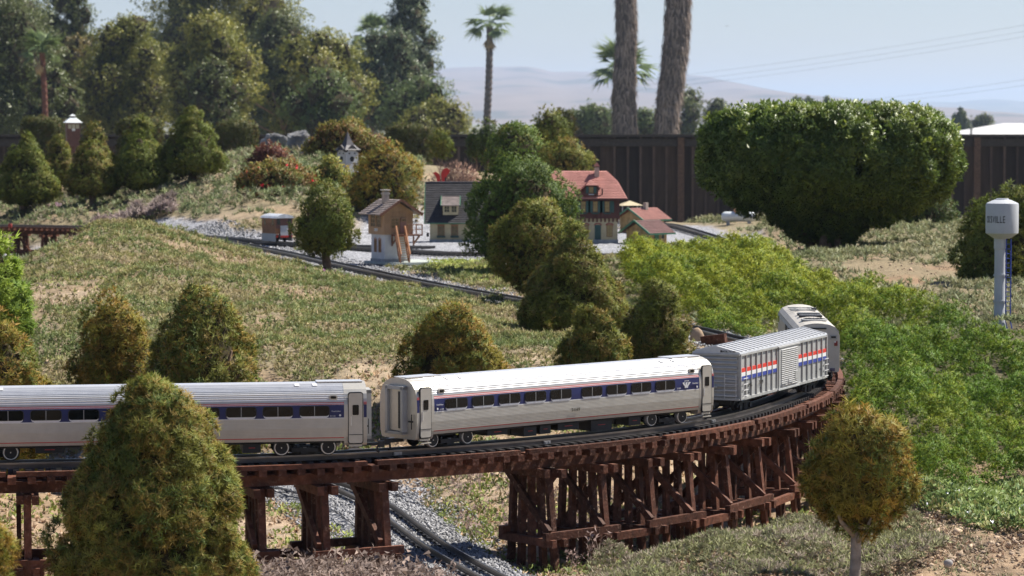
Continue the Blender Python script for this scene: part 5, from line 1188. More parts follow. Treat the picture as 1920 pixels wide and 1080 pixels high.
# signal cabin
def signal_cabin():
    o = P(722, 483, 13.9); g = h1(o.x, o.y) + .006
    r = empty('signal_cabin', (o.x, o.y, g), R(32), 'two-storey signal cabin, white below and brown boards above, with an outside stair', 'model building')
    # local: gable face looks to -y, long side with windows to -x ; corner nearest the camera at origin
    w = .135; dp = .125
    wall_box(r, 'base_slab', -.022, w + .115, -.105, dp + .03, 0, .010, M('pale_slab', (.40, .44, .40), .7, var=.1))
    wall_box(r, 'plinth', -.003, w - .012, -.001, dp + .003, .010, .022, MSTONEW)
    wall_box(r, 'lower_wall', 0, w - .015, .002, dp, .022, .128, MWHITEW)
    wall_box(r, 'upper_wall', -.010, w + .006, -.006, dp + .01, .128, .224, MWOODB)
    m = MB(); m.prism([(-.010, .224), (w + .006, .224), (w / 2 - .002, .268)], 'y', -.006, .002); m.prism([(-.010, .224), (w + .006, .224), (w / 2 - .002, .268)], 'y', dp + .002, dp + .01); m.build('gable', MWOODB, r)
    for k in range(19): 
        if k % 1 == 0: MB().box((-.006 + k * (w + .008) / 18, -.0066, .198), (.0014, .0016, .060 if 3 < k < 15 else .044)).build('board_strip', MWOODB, r)
    xm = w / 2 - .002
    roof_slope(r, 'roof', (-.045, -.035, .212), (-.045, dp + .035, .212), (xm, dp + .035, .276), (xm, -.035, .276), MROOFG, 9, .003, .004)
    roof_slope(r, 'roof', (w + .041, -.035, .212), (w + .041, dp + .035, .212), (xm, dp + .035, .276), (xm, -.035, .276), MROOFG, 9, .003, .004)
    m = MB(); m.beam((-.045, -.036, .212), (xm, -.036, .277), .004, .010); m.beam((w + .041, -.036, .212), (xm, -.036, .277), .004, .010); m.build('barge_board', MDKBR2, r)
    c = wall_box(r, 'chimney', .026, .050, .050, .074, .225, .312, MSTONE2)
    wall_box(c, 'chimney_cap', .021, .055, .045, .079, .316, .321, M('pale_cap', (.55, .5, .42), .8)); wall_box(c, 'chimney_rim', .023, .053, .047, .077, .300, .306, M('pale_cap2', (.5, .45, .38), .8))
    for yy in (.036, .088): win(r, 'x-', (-.010, yy, .186), .044, .052, MWOODB, MPANED, nx=3, nz=3)
    win(r, 'y-', (.047, -.006, .177), .040, .044, MWOODB, MPANE, nx=4, nz=3)
    d = wall_box(r, 'door', .074, .104, -.0095, -.006, .136, .200, M('pinkish_door', (.30, .17, .13), .7)); win(d, 'y-', (.089, -.0095, .190), .024, .012, MWOODB, MPANE, nx=3, nz=1)
    for yy in (.045, .085):
        win(r, 'x-', (0, yy, .078), .016, .052, MWOODO2, MPANE, nx=1, nz=2); MB().tube([(-.0015, yy - .011, .107), (-.0015, yy, .112), (-.0015, yy + .011, .107)], .0025, 6).build('arch', M('salmon', (.5, .3, .22), .8), r)
    MB().box((-.0115, .062, .148), (.002, .028, .011)).build('name_board', MWHP, r)
    o2 = lettering(r, 'BLOCK', .0075, MBLACK, (-.0127, .0745, .1455), (R(90), 0, R(-90)))
    # balcony
    wall_box(r, 'balcony', .028, w + .024, -.062, -.006, .122, .128, MDKBR2)
    m = MB()
    for x, y in ((.028, -.060), (w + .022, -.060), (w + .022, -.008), (.080, -.060)): m.box((x, y, .148), (.004, .004, .042))
    m.build('balcony_post', MWOODO2, r)['kind'] = 'stuff'
    MB().box(((.080 + w + .022) / 2, -.060, .170), (w + .022 - .080, .0042, .004)).box((w + .022, -.034, .170), (.0042, .054, .004)).build('balcony_railing', MWOODO2, r)
    MB().box(((.080 + w + .022) / 2, -.060, .149), (w + .022 - .080, .003, .003)).box((w + .022, -.034, .149), (.003, .054, .003)).build('lower_railing', MWOODO2, r)
    for x in (.034, w + .010): m = MB(); m.beam((x, -.004, .085), (x, -.055, .121), .006, .006); m.beam((x, -.004, .078), (x, -.004, .121), .006, .005); m.build('bracket', MDKBR2, r)
    # stair running down towards the viewer
    for x in (.022, .068):
        MB().beam((x, -.055, .128), (x, -.150 + .055, .014), .0035, .011).build('stringer', MWOODO2, r)
        MB().beam((x, -.058, .166), (x, -.104, .046), .0105, .0050, up=(1, 0, 0)).build('handrail', MWOODO, r)
        MB().box((x, -.100, .031), (.005, .005, .044)).box((x, -.078, .075), (.004, .004, .07)).build('stair_post', MWOODO2, r)
    tm = MB().box((0, 0, 0), (.044, .011, .0025)).mesh('tread', MWOODB)
    for k in range(11): link('tread', tm, r, (.045, -.058 - k * .0036, .120 - k * .0098))
    r.scale = (1.06, 1.06, 1.10); return r
MDKBR2 = M('brown_trim', (.17, .075, .045), .7, var=.15); MSTONE2 = M('chimney_stone', (.42, .35, .29), .85, var=.15, scale=60); MWOODO2 = M('red_brown_wood', (.30, .14, .075), .65, var=.15)
signal_cabin()

def black_roof_house():
    o = P(806, 452, 16.2); g = h1(o.x + .1, o.y)
    r = empty('model_house', (o.x, o.y, g), R(0), 'cream model house with steep black roof and dormer, left of the large green dome', 'model building')
    w = .46; dp = .30
    wall_box(r, 'plinth', -.002, w + .002, -.003, dp, -.01, .014, MSTONEW)
    wall_box(r, 'wall', 0, w, 0, dp, .014, .118, MCREAM)
    m = MB(); m.prism([(0, .118), (dp, .118), (dp / 2, .30)], 'x', 0, .01); m.prism([(0, .118), (dp, .118), (dp / 2, .30)], 'x', w - .01, w); m.v = [(x, y, z) for x, y, z in m.v]; m.build('gable', MCREAM, r)
    roof_slope(r, 'roof', (-.028, -.026, .103), (w + .028, -.026, .103), (w + .028, dp / 2, .318), (-.028, dp / 2, .318), MROOFB, 22, .004, .0045)
    roof_slope(r, 'roof', (-.028, dp + .026, .103), (w + .028, dp + .026, .103), (w + .028, dp / 2, .318), (-.028, dp / 2, .318), MROOFB, 22, .004, .0045)
    MB().tube([(-.028, dp / 2, .326), (w + .028, dp / 2, .326)], .006, 8).build('ridge', MROOFB, r)
    m = MB(); m.beam((-.030, -.028, .105), (-.030, dp / 2, .324), .004, .012); m.beam((w + .03, -.028, .105), (w + .03, dp / 2, .324), .004, .012); m.box((w / 2, -.029, .104), (w + .05, .004, .006)); m.build('green_edge', MGREEN, r)
    for xx in (.062, .137, .30, .39):
        win(r, 'y-', (xx, 0, .062), .035, .056, MWOODB2, MPANE, nx=2, nz=3)
        MB().box((xx, -.007, .030), (.046, .014, .010)).build('window_box', MSHUT, r); MB().box((xx, -.004, .094), (.040, .006, .005)).build('lintel', MWOODO2, r)
    # dormer
    d = MB(); d.prism([(-.0, .150), (-.0, .205), (.105, .205)], 'x', .072, .156); do = d.build('dormer', MCREAM, r); do.location = (0, -.000, 0)
    win(do, 'y-', (.094, .000, .182), .030, .036, MCREAM, MPANED, nx=2, nz=2); win(do, 'y-', (.134, .000, .182), .030, .036, MCREAM, MPANED, nx=2, nz=2)
    roof_slope(do, 'dormer_roof', (.062, -.020, .200), (.166, -.020, .200), (.166, .098, .250), (.062, .098, .250), MROOFG, 8, .003, .003)
    MB().beam((.061, -.022, .202), (.061, .098, .254), .004, .008).beam((.167, -.022, .202), (.167, .098, .254), .004, .008).build('dormer_edge', MGREEN, do)
    MB().box((-.012, .02, .04), (.014, .012, .022)).build('meter_box', MBLACK, r)
MWOODB2 = M('brown_frame', (.24, .13, .07), .7)
black_roof_house()

def station():
    o = P(1158, 453, 16.0); g = h1(o.x, o.y)
    r = empty('model_station', (o.x, o.y, g), 0, 'tall model station with red tiled roof, dark brown upper floor and teal shutters', 'model building')
    W_ = .40; dp = .26
    wall_box(r, 'plinth', -W_ - .003, .003, -.004, dp, -.01, .020, MSTONEW)
    wall_box(r, 'lower_wall', -W_, 0, 0, dp, .020, .136, MCREAM)
    wall_box(r, 'upper_wall', -W_ - .012, .010, -.014, dp + .012, .136, .256, MDKBR)
    tm = MB().prism([(-.014, .136), (-.000, .136), (-.000, .116)], 'x', -.0045, .0045).mesh('corbel', MDKBR)
    for k in range(19): link('corbel', tm, r, (-W_ + .004 + k * .0218, 0, 0))
    ez, rz = .243, .388; y0, y1 = -.048, dp + .048; ym = dp / 2; xl, xr = -W_ - .05, .048
    # half-hipped roof
    t = .58
    pe = Vector((xr, y0, ez)); pm = Vector((xr - .045, y0 + (ym - y0) * t * 1.15, ez + (rz - ez) * t * 1.15)); 
    A = (xl, y0, ez); B = (xr, y0, ez); Cc = (xr - .105, ym, rz); D = (xl + .105, ym, rz); E = (xr - .050, y0 + (ym - y0) * .62, ez + (rz - ez) * .62 + .004); E2 = (xl + .050, y0 + (ym - y0) * .62, ez + (rz - ez) * .62 + .004)
    roof_slope(r, 'roof', A, B, E, E2, MROOFR, 11, .004, .004); roof_slope(r, 'roof', E2, E, Cc, D, MROOFR, 7, .004, .004)
    A2, B2, E3, E4 = (xl, y1, ez), (xr, y1, ez), (xr - .050, y1 - (ym - y0) * .62, E[2]), (xl + .050, y1 - (ym - y0) * .62, E[2])
    roof_slope(r, 'roof', A2, B2, E3, E4, MROOFR, 11, .004, .004); roof_slope(r, 'roof', E4, E3, Cc, D, MROOFR, 7, .004, .004)
    roof_slope(r, 'roof', B, B2, E3, E, MROOFR, 9, .003, .003); roof_slope(r, 'roof', E, E3, Cc, Cc, MROOFR, 5, .003, .003)
    MB().tube([D, Cc], .005, 8).tube([Cc, E, B], .004, 6).build('ridge', MROOFR, r)
    MB().box(((xl + xr) / 2, y0 - .001, ez - .002), (xr - xl, .005, .007)).build('gutter', MDKBR, r)
    for xx in (-.058, -.122, -.188, -.27, -.345):
        win(r, 'y-', (xx, -.014, .200), .024, .056, MWOODB2, MPANEY, nx=2, nz=3)
        for q in (-1, 1): MB().box((xx + q * .0255, -.0165, .200), (.024, .004, .062)).build('shutter', MSHUT, r)
        MB().box((xx, -.019, .164), (.036, .010, .007)).build('window_sill', MSHUT, r)
    for xx, door in ((-.044, 0), (-.108, 1), (-.175, 0), (-.25, 1), (-.33, 0)):
        if door: MB().box((xx, -.002, .060), (.034, .004, .080)).build('door', MSHUT, r)
        else: win(r, 'y-', (xx, 0, .068), .030, .062, MWOODB2, MPANEY, nx=2, nz=3)
        MB().tube([(xx - .021, -.003, .100), (xx - .012, -.003, .1065), (xx, -.003, .109), (xx + .012, -.003, .1065), (xx + .021, -.003, .100)], .0035, 6).build('arch', M('brick_red', (.36, .12, .09), .8), r)
    # dormer with its own little hipped roof
    dz = .262; d = MB().prism([(-.048, dz), (-.048, .312), (.04, .312), (.04, dz)], 'x', -.186, -.108).build('dormer', MDKBR, r)
    win(d, 'y-', (-.146, -.048, .292), .022, .034, MWOODB2, MPANEY, nx=2, nz=2)
    for q in (-1, 1): MB().box((-.146 + q * .021, -.0505, .292), (.014, .004, .036)).build('shutter', MSHUT, d)
    MB().box((-.146, -.054, .268), (.030, .012, .006)).build('window_box', MSTONEW, d)
    roof_slope(d, 'dormer_roof', (-.204, -.062, .288), (-.204, .060, .288), (-.150, .075, .342), (-.150, -.030, .342), MROOFR2, 7, .003, .003)  # left slope: shade put into a darker copy of the roof red
    roof_slope(d, 'dormer_roof', (-.096, -.062, .300), (-.096, .060, .300), (-.150, .075, .342), (-.150, -.030, .342), MROOFR, 6, .003, .003)
    roof_slope(d, 'dormer_roof', (-.176, -.064, .316), (-.104, -.064, .316), (-.148, -.030, .343), (-.152, -.030, .343), MROOFR, 4, .003, .003)
    c = wall_box(r, 'chimney', -.124, -.098, .085, .111, .33, .412, MSTONE2)
    MB().prism([(-.128, .418), (-.094, .418), (-.111, .440)], 'y', .080, .116).build('chimney_cap', MROOFR, c)
    MB().tube([(-.085, -.03, .255), (-.085, -.03, .300)], .0035, 8).build('stove_pipe', MBLACK, r)
    MB().box((-.32, .03, .337), (.014, .010, .003)).build('skylight', MGREY, r)
MPANEY = M('yellow_curtain_pane', (.34, .26, .10), .35, var=.3, scale=60, spec=.5)  # plain yellow pane colour
station()

def shed(px, py, d, rz, label, w, dp, wh, rh, roofmat, chim=False, door=True):
    o = P(px, py, d); g = h1(o.x, o.y)
    r = empty('model_shed', (o.x, o.y, g), R(rz), label, 'model building', 'small ochre stone sheds')
    # gable to -x, eaves side with door to -y, corner at the origin
    wall_box(r, 'base_slab', -.012, w + .03, -.025, dp + .01, -.01, .006, MSTONE2)
    wall_box(r, 'wall', 0, w, 0, dp, .006, wh, MOCHRE)
    m = MB(); m.prism([(0, wh), (dp, wh), (dp / 2, wh + rh * .86)], 'x', 0, .006); m.prism([(0, wh), (dp, wh), (dp / 2, wh + rh * .86)], 'x', w - .006, w); m.build('gable', MOCHRE, r)
    ov = .035; e = wh - rh * ov / (dp / 2)
    roof_slope(r, 'roof', (-.03, -ov, e), (w + .03, -ov, e), (w + .03, dp / 2, wh + rh), (-.03, dp / 2, wh + rh), roofmat, 9, .003, .003)
    roof_slope(r, 'roof', (-.03, dp + ov, e), (w + .03, dp + ov, e), (w + .03, dp / 2, wh + rh), (-.03, dp / 2, wh + rh), roofmat, 9, .003, .003)
    m = MB(); m.beam((-.032, -ov - .002, e), (-.032, dp / 2, wh + rh + .002), .005, .011); m.beam((-.032, dp + ov, e), (-.032, dp / 2, wh + rh + .002), .005, .011); m.box((w / 2, -ov - .003, e - .001), (w + .06, .004, .008)); m.build('barge_board', MGREEN, r)
    f = win(r, 'x-', (0, dp / 2, .052), .036, .044, M('pale_stone_frame', (.50, .38, .2), .8), MPANED, nx=2, nz=2, th=.007)
    for yy in (.004, dp - .004): MB().box((-.001, yy, (wh + .006) / 2), (.006, .012, wh - .006)).build('quoin', M('quoin', (.46, .33, .16), .85), r)
    if door:
        MB().box((w * .42, -.002, .042), (.030, .004, .070)).build('door', MGREEN, r); win(r, 'y-', (w * .76, 0, .052), .026, .040, M('pale_frame', (.50, .40, .22), .8), MPANED, nx=1, nz=1)
    if chim: wall_box(r, 'chimney', w * .5, w * .5 + .022, dp / 2 - .03, dp / 2 - .008, wh + rh * .6, wh + rh + .035, MSTONE2)
    return r
shed(1217, 450, 15.9, 42, 'small ochre shed with green gable boards and dark red roof, right of the station', .135, .170, .082, .048, M('plum_roof_tiles', (.13, .060, .055), .7, var=.2, scale=30))
shed(1205, 438, 17.6, 42, 'ochre shed with a chimney, half hidden between the station and the nearer shed', .18, .19, .100, .05, M('faded_roof', (.27, .12, .10), .8, var=.2, scale=30), True, False)
# pale canopy
c = P(1181, 385, 18.6); g = h1(c.x, c.y); r = empty('canopy', (c.x, c.y, g), R(12), 'small cream pyramid canopy above the hidden shed', 'canopy')
MB().add([(-.075, -.06, c.z - g), (.075, -.06, c.z - g), (.075, .06, c.z - g), (-.075, .06, c.z - g), (0, 0, c.z - g + .030)], [(0, 1, 4), (1, 2, 4), (2, 3, 4), (3, 0, 4), (3, 2, 1, 0)]).build('roof', M('cream_canopy', (.50, .42, .27), .7, var=.08), r)
for x, y in ((-.06, -.045), (.06, -.045), (.06, .045), (-.06, .045)): MB().tube([(x, y, 0), (x, y, c.z - g)], .003, 6).build('post', MGREY, r)

# brown tram van on the siding
def van():
    s = 15.9; x, y, h = T6[np.argmin(np.abs(T6[:, 1] - s))]
    r = empty('tram_van', (x + .0, y, ZR + .004), h + R(3), 'boxy brown tram van with curved silver roof, left of the lone clipped tree', 'train car')
    L_ = .17; w = .062; r.scale = (.86, .95, 1.18)
    m = MB(); m.box((0, 0, .078), (L_, .108, .072)); m.build('body', M('varnished_brown', (.23, .095, .035), .45, var=.15), r)
    m = MB()
    for k in range(7):
        for sd in (-1, 1): m.box((0, sd * .0545, .050 + k * .0065), (L_ - .012, .001, .0009))
    m.build('plank_lines', MDKBR, r)['kind'] = 'stuff'
    pr = [(-.062, .114), (-.050, .123), (-.028, .130), (0, .133), (.028, .130), (.050, .123), (.062, .114), (.050, .114), (-.050, .114)]
    m = MB(); m.prism(pr, 'x', -L_ / 2 - .014, L_ / 2 + .014); m.build('roof', M('van_roof', (.62, .64, .66), .4, metal=.3), r)
    for sd in (-1, 1): MB().box((0, sd * .055, .026), (L_, .004, .034)).build('side_plate', MGREY, r)
    for xe in (-1, 1):
        MB().box((xe * (L_ / 2 + .002), 0, .090), (.004, .108, .046)).build('end_panel', M('end_brown', (.12, .05, .035), .5), r)
        MB().box((xe * (L_ / 2 + .004), 0, .057), (.004, .050, .046)).build('end_hatch', M('pale_hatch', (.42, .42, .42), .6), r)
        for yy in (-.036, .036): MB().box((xe * (L_ / 2 + .0045), yy, .098), (.002, .020, .026)).build('end_window', MPANED, r)
        MB().box((xe * (L_ / 2 + .004), 0, .030), (.006, .104, .010)).build('buffer_beam', M('red_beam', (.40, .03, .02), .5), r)
        for yy in (-.036, .036): MB().tube([(xe * (L_ / 2), yy, .030), (xe * (L_ / 2 + .016), yy, .030)], .006, 10).build('buffer', MBLACK, r)
    for xx in (-.05, .05):
        for sd in (-1, 1): MB().box((xx, sd * .0546, .096), (.020, .001, .028)).build('side_window', MPANED, r)
    for xx in (-.045, .045):
        for sd in (-1, 1): MB().tube([(xx, sd * .022, .019), (xx, sd * .029, .019)], .0155, 16).build('wheel', MBLACK, r)
van()

# ------------------------------------------------------------ water tower
def water_tower():
    d = 9.35; s = d / F; o = P(1877, 613, d); g = h1(o.x, o.y) - .004; z = lambda py: P(1877, py, d).z - g
    r = empty('water_tower', (o.x, o.y, g), 0, 'pale grey model water tower on a single column with a blue ladder, far right', 'water tower')
    MT = M('tower_grey', (.45, .47, .49), .5, var=.10, scale=14, spec=.3)
    m = MB().lathe([(.004, z(372)), (.020, z(372)), (.021, z(374)), (.028, z(375)), (.0505, z(381)), (.0520, z(384)), (.0520, z(431)), (.0515, z(437)), (.026, z(447)), (.014, z(447))], 48, (0, 0, 0)); o_ = m.build('tank', MT, r); soft(o_, 25)
    m = MB().lathe([(.028, -.02), (.026, z(611)), (.0172, z(600)), (.0168, z(467)), (.0190, z(466)), (.0190, z(446))], 32, (-.006, 0, 0)); soft(m.build('column', MT, r), 25)
    for py in (516, 565): soft(MB().lathe([(.0168, z(py + 2)), (.0198, z(py + 2)), (.0198, z(py - 2)), (.0168, z(py - 2))], 32, (-.006, 0, 0)).build('ring', MT, r), 25)
    MBL = M('blue_metal', (.03, .07, .38), .45)
    for xx in (.0115, .0265): MB().tube([(xx, -.016, z(448)), (xx, -.016, z(602)), (xx + .004, -.024, z(615))], .0019, 8).build('ladder_rail', MBL, r)
    rm = MB().tube([(.0115, -.016, 0), (.0265, -.016, 0)], .0010, 6).mesh('rung', MBL); zz = z(600)
    while zz < z(450): link('rung', rm, r, (0, 0, zz)); zz += .0152
    for py in (516, 565): MB().box((.016, -.012, z(py)), (.010, .010, .004)).build('bracket', MT, r)
    # the painted name wrapped round the tank
    txt = 'CKSVILLE'; hgt = .0310; mt = M('black_paint', (.018, .018, .018), .6); a0 = R(-90 + 4) - (7 * .0068 + .0026 + 8 * .0026) / .0523; rad = .0523
    for i, ch in enumerate(txt):
        me = text_mesh(ch, hgt, mt, .0004); wl = .0026 if ch == 'I' else .0068; a = a0 + sum((.0026 if q == 'I' else .0068) + .0026 for q in txt[:i]) / rad + wl / 2 / rad
        co = np.empty(len(me.vertices) * 3); me.vertices.foreach_get('co', co); co = co.reshape(-1, 3); wd = co[:, 0].max() - co[:, 0].min(); co[:, 0] -= co[:, 0].min() + wd / 2; co[:, 0] *= wl / wd
        ang = a + co[:, 0] / rad; rr = rad + co[:, 2]
        co2 = np.stack([np.cos(ang) * rr, np.sin(ang) * rr, co[:, 1]], 1); me.vertices.foreach_set('co', co2.astype(np.float32).ravel()); me.update()
        link('letter', me, r, (0, 0, z(417)))
water_tower()

# ------------------------------------------------------------ ornaments
def tank(px0, px1, py0, py1, d, label, stump=True):
    s = d / F; L_ = (px1 - px0) * s; c = P((px0 + px1) / 2, py1, d); rr = (py1 - py0) / 2 * s * 1.35; g = h1(c.x, c.y); c.z = max(c.z, g + .012)
    r = empty('gas_tank', (c.x, c.y, g), R(-8), label, 'tank', 'white model gas tanks')
    zc = c.z - g + rr; m = MB(); pts = []; rs = []
    for k in range(-6, 7):
        pass
    prof = [(-L_ / 2, .02), (-L_ / 2 + rr * .15, .6), (-L_ / 2 + rr * .5, .9), (-L_ / 2 + rr, 1), (L_ / 2 - rr, 1), (L_ / 2 - rr * .5, .9), (L_ / 2 - rr * .15, .6), (L_ / 2, .02)]
    m.tube([(x, 0, zc) for x, _ in prof], [q * rr for _, q in prof], 24); soft(m.build('vessel', M('tank_white', (.66, .70, .70), .4, var=.05), r), 40)
    MB().tube([(-L_ * .04, 0, zc + rr * .8), (-L_ * .04, 0, zc + rr * 1.55)], L_ * .11, 18).build('cap', M('tan_cap', (.42, .22, .12), .7), r)
    for xx in (-L_ * .3, L_ * .3): MB().box((xx, 0, (zc - rr * .8) / 2 - .02), (.02, rr * 1.2, max(.02, zc - rr * .8) + .04)).build('foot', MGREY, r)
tank(1352, 1418, 407, 421, 18.2, 'white capsule tank with a tan cap near the fence, left of the big sheared shrub')
tank(300, 338, 322, 333, 21.5, 'white capsule tank half hidden left of the tallest cone tree')

def rock(px0, px1, py0, py1, d, label, mat, seed, name='rock', flat=.75):
    s = d / F; c = P((px0 + px1) / 2, py1, d); rx = (px1 - px0) / 2 * s; hz = (py1 - py0) * s
    bm = bmesh.new(); bmesh.ops.create_icosphere(bm, subdivisions=4, radius=1); rg = random.Random(seed)
    pl = [(Vector((rg.gauss(0, 1), rg.gauss(0, 1), rg.gauss(0, .8))).normalized(), rg.uniform(.62, .9)) for _ in range(11 if name == 'rock' else 0)]
    from mathutils import noise
    for v in bm.verts:
        p = v.co.copy()
        for nn, dd in pl:
            e = p.dot(nn) - dd
            if e > 0: p -= nn * e
        k = 1 + .10 * noise.noise(p * 2.5 + Vector((seed, 0, 0))) * (1 if name == 'rock' else .35) + .11 * noise.noise(p * 5) * (1 if name == 'rock' else .1)
        v.co = Vector((p.x * rx * k, p.y * rx * .7 * k, p.z * hz * .62 * k + hz * .45))
    me = bpy.data.meshes.new(name); bm.to_mesh(me); bm.free(); me.materials.append(mat)
    if name != 'rock': me.polygons.foreach_set('use_smooth', [True] * len(me.polygons))
    o = link(name, me, None, (c.x, c.y, c.z)); tag(o, label, 'rock'); return o
MRK = M('grey_rock', (.20, .20, .20), .9, var=.6, scale=9, bump=1, bscale=25)
rock(488, 548, 252, 292, 22.3, 'low wedge of grey rock on the crest of the mound', MRK, 1)
rock(533, 592, 242, 296, 22.0, 'upright grey boulder beside the spreading bush', MRK, 5)
rock(545, 612, 280, 312, 21.3, 'flat pale rock lying below the upright boulder', M('pale_rock', (.34, .31, .28), .9, var=.3, scale=14, bump=.8, bscale=40), 9)
rock(1293, 1321, 617, 656, 9.0, 'smooth round tan boulder beside the conifers where the trestle ends', M('tan_boulder', (.36, .25, .16), .8, var=.2, scale=60, bump=.3, bscale=200), 3, 'boulder')
for i, (px, py, w, d, lab, col) in enumerate(((1702, 1015, 12, 5.75, 'pale egg-shaped pebble on the soil right of the standard tree', (.55, .42, .24)), (1778, 1062, 18, 5.4, 'flat grey stone at the lower right edge of the soil', (.38, .36, .34)), (1785, 1055, 10, 5.5, 'small pinkish stone behind the flat grey one', (.5, .38, .3)))):
    rock(px - w / 2, px + w / 2, py - w * .7, py, d, lab, M('pebble_stone', col, .8, var=.15, scale=80), 20 + i, 'pebble')
# sawn stump on the lawn and a buried plank end
c = P(531, 586, 9.55); g = h1(c.x, c.y); MB().tube([(0, 0, -.02), (0, 0, .012)], [.009, .0085], 14).build('stump', [M('sawn_wood', (.55, .45, .32), .8)], None, loc=(c.x, c.y, g)); tag(COL.objects['stump'], 'tiny pale sawn stump on the lawn', 'stump')
c = P(1345, 655, 8.75); g = h1(c.x, c.y); pe = MB().box((0, 0, 0), (.075, .025, .032), 0, Matrix.Rotation(R(-8), 3, 'Y')).box((.01, .02, -.018), (.09, .02, .03)).build('timber_end', MRED, None, loc=(c.x - .01, c.y, max(g, .315) + .018), rot=(0, 0, R(-22))); tag(pe, 'brown timber block at the far end of the trestle beside the boulder', 'timber block')
# red wing-shaped ornament
def wings():
    c = P(826, 342, 17.6); g = h1(c.x, c.y); r = empty('wing_ornament', (c.x, c.y, g), 0, 'two red wing-shaped fins standing behind the black-roofed house', 'garden ornament'); s = 17.6 / F; mr = M('red_fin', (.50, .03, .02), .5, var=.1)
    def fin(pts, y):
        base = c.z - g
        m = MB().prism([((px - 826) * s, base + (342 - py) * s) for px, py in pts], 'y', y, y + .008); m.build('fin', mr, r)
    fin([(828, 341), (827, 325), (831, 317), (838, 315), (844, 319), (842, 325), (838, 329), (835, 341)], 0)
    fin([(812, 324), (817, 322), (822, 325), (825, 330), (826, 342), (820, 342), (818, 332)], -.01)
    MB().tube([(0, 0, 0), (0, 0, c.z - g + .02)], .004, 6).tube([(.03, .0, 0), (.03, 0, c.z - g + .03)], .004, 6).build('stake', MBLACK, r)
wings()
# chapel birdhouse
MDKT = M('dark_trim', (.05, .045, .05), .6)
def chapel():
    d = 19.6; s = d / F; c = P(652, 306, d); g = min(h1(c.x, c.y), c.z); r = empty('chapel_birdhouse', (c.x, c.y, g), R(38), 'small white chapel-shaped birdhouse with a steep dark spire', 'birdhouse')
    z = lambda py: P(652, py, d).z - g; a = .050; mw = M('bird_white', (.52, .52, .53), .7, var=.1)
    wall_box(r, 'wall', -a, a, -a, a, 0, z(283), mw)
    vs = []; fs = []; m = MB()
    for (w, py) in ((1.28, 281), (.62, 272), (.34, 262), (.02, 247)):
        for x, y in ((-1, -1), (1, -1), (1, 1), (-1, 1)): vs.append((x * a * w, y * a * w, z(py)))
    for i in range(3):
        for k in range(4): fs.append((i * 4 + k, i * 4 + (k + 1) % 4, i * 4 + 4 + (k + 1) % 4, i * 4 + 4 + k))
    fs += [(3, 2, 1, 0), (12, 13, 14, 15)]; m.add(vs, fs).build('spire', M('dark_spire', (.06, .055, .065), .6, var=.2), r)
    for ax in 'yx':
        pr = [(-a * .75, z(283)), (a * .75, z(283)), (0, z(274))]; MB().prism(pr, ax, -a * 1.02, a * 1.02).build('gable', mw, r)
        m = MB(); q = (lambda u, v, o: (u, o, v)) if ax == 'y' else (lambda u, v, o: (o, u, v))
        for e in (-1, 1): MB().beam(q(-a * 1.0, z(284), e * a * 1.06), q(0, z(273), e * a * 1.06), .010, .012).beam(q(a * 1.0, z(284), e * a * 1.06), q(0, z(273), e * a * 1.06), .010, .012).build('gable_trim', MDKT, r)
        sx = rrect(0, (z(302) + z(294)) / 2, .034, z(293) - z(303), .016)
        MB().prism(sx, ax, -a * 1.01, -a * .99).build('opening', MBLACK, r)
        for u in (-.022, .022): MB().prism(rrect(u, z(287.5), .012, .010, .004), ax, -a * 1.015, -a * .99).build('small_opening', MBLACK, r)
chapel()
# lantern on a post
def lantern():
    d = 29; s = d / F; c = P(137, 300, d); g = h1(c.x, c.y); r = empty('garden_lantern', (c.x, c.y, g), R(15), 'brown lantern-shaped feeder with white pyramid roof between the hedge and the cone trees', 'lantern'); z = lambda py: P(137, py, d).z - g; w = 12 * s; mb = M('lantern_brown', (.12, .06, .05), .7); mw = M('lantern_white', (.68, .72, .72), .5)
    MB().tube([(0, 0, 0), (0, 0, z(272))], .03, 8).build('post', mb, r); wall_box(r, 'body', -w, w, -w, w, z(275), z(248), mb); wall_box(r, 'cage', -w * 1.05, w * 1.05, -w * 1.05, w * 1.05, z(248), z(230), mb)
    for ax, k in (('y', 1),):
        for u in (-.6, 0, .6): MB().box((u * w, -w * 1.06, z(237)), (w * .5, .006, 8 * s)).build('pane', M('lantern_glass', (.42, .40, .30), .3), r)
    MB().box((0, -w * 1.02, z(243)), (w * .5, .006, 5 * s)).build('plate', mw, r)
    MB().add([(-w * 1.4, -w * 1.4, z(230)), (w * 1.4, -w * 1.4, z(230)), (w * 1.4, w * 1.4, z(230)), (-w * 1.4, w * 1.4, z(230)), (-w * .4, -w * .4, z(220)), (w * .4, -w * .4, z(220)), (w * .4, w * .4, z(220)), (-w * .4, w * .4, z(220))], [(3, 2, 1, 0), (0, 1, 5, 4), (1, 2, 6, 5), (2, 3, 7, 6), (3, 0, 4, 7), (4, 5, 6, 7)]).build('roof', mw, r)
    wall_box(r, 'roof_vent', -w * .3, w * .3, -w * .3, w * .3, z(220), z(217.5), mb)
    MB().add([(-w * .5, -w * .5, z(217.5)), (w * .5, -w * .5, z(217.5)), (w * .5, w * .5, z(217.5)), (-w * .5, w * .5, z(217.5)), (0, 0, z(213.5))], [(3, 2, 1, 0), (0, 1, 4), (1, 2, 4), (2, 3, 4), (3, 0, 4)]).build('roof_cap', mw, r)
lantern()

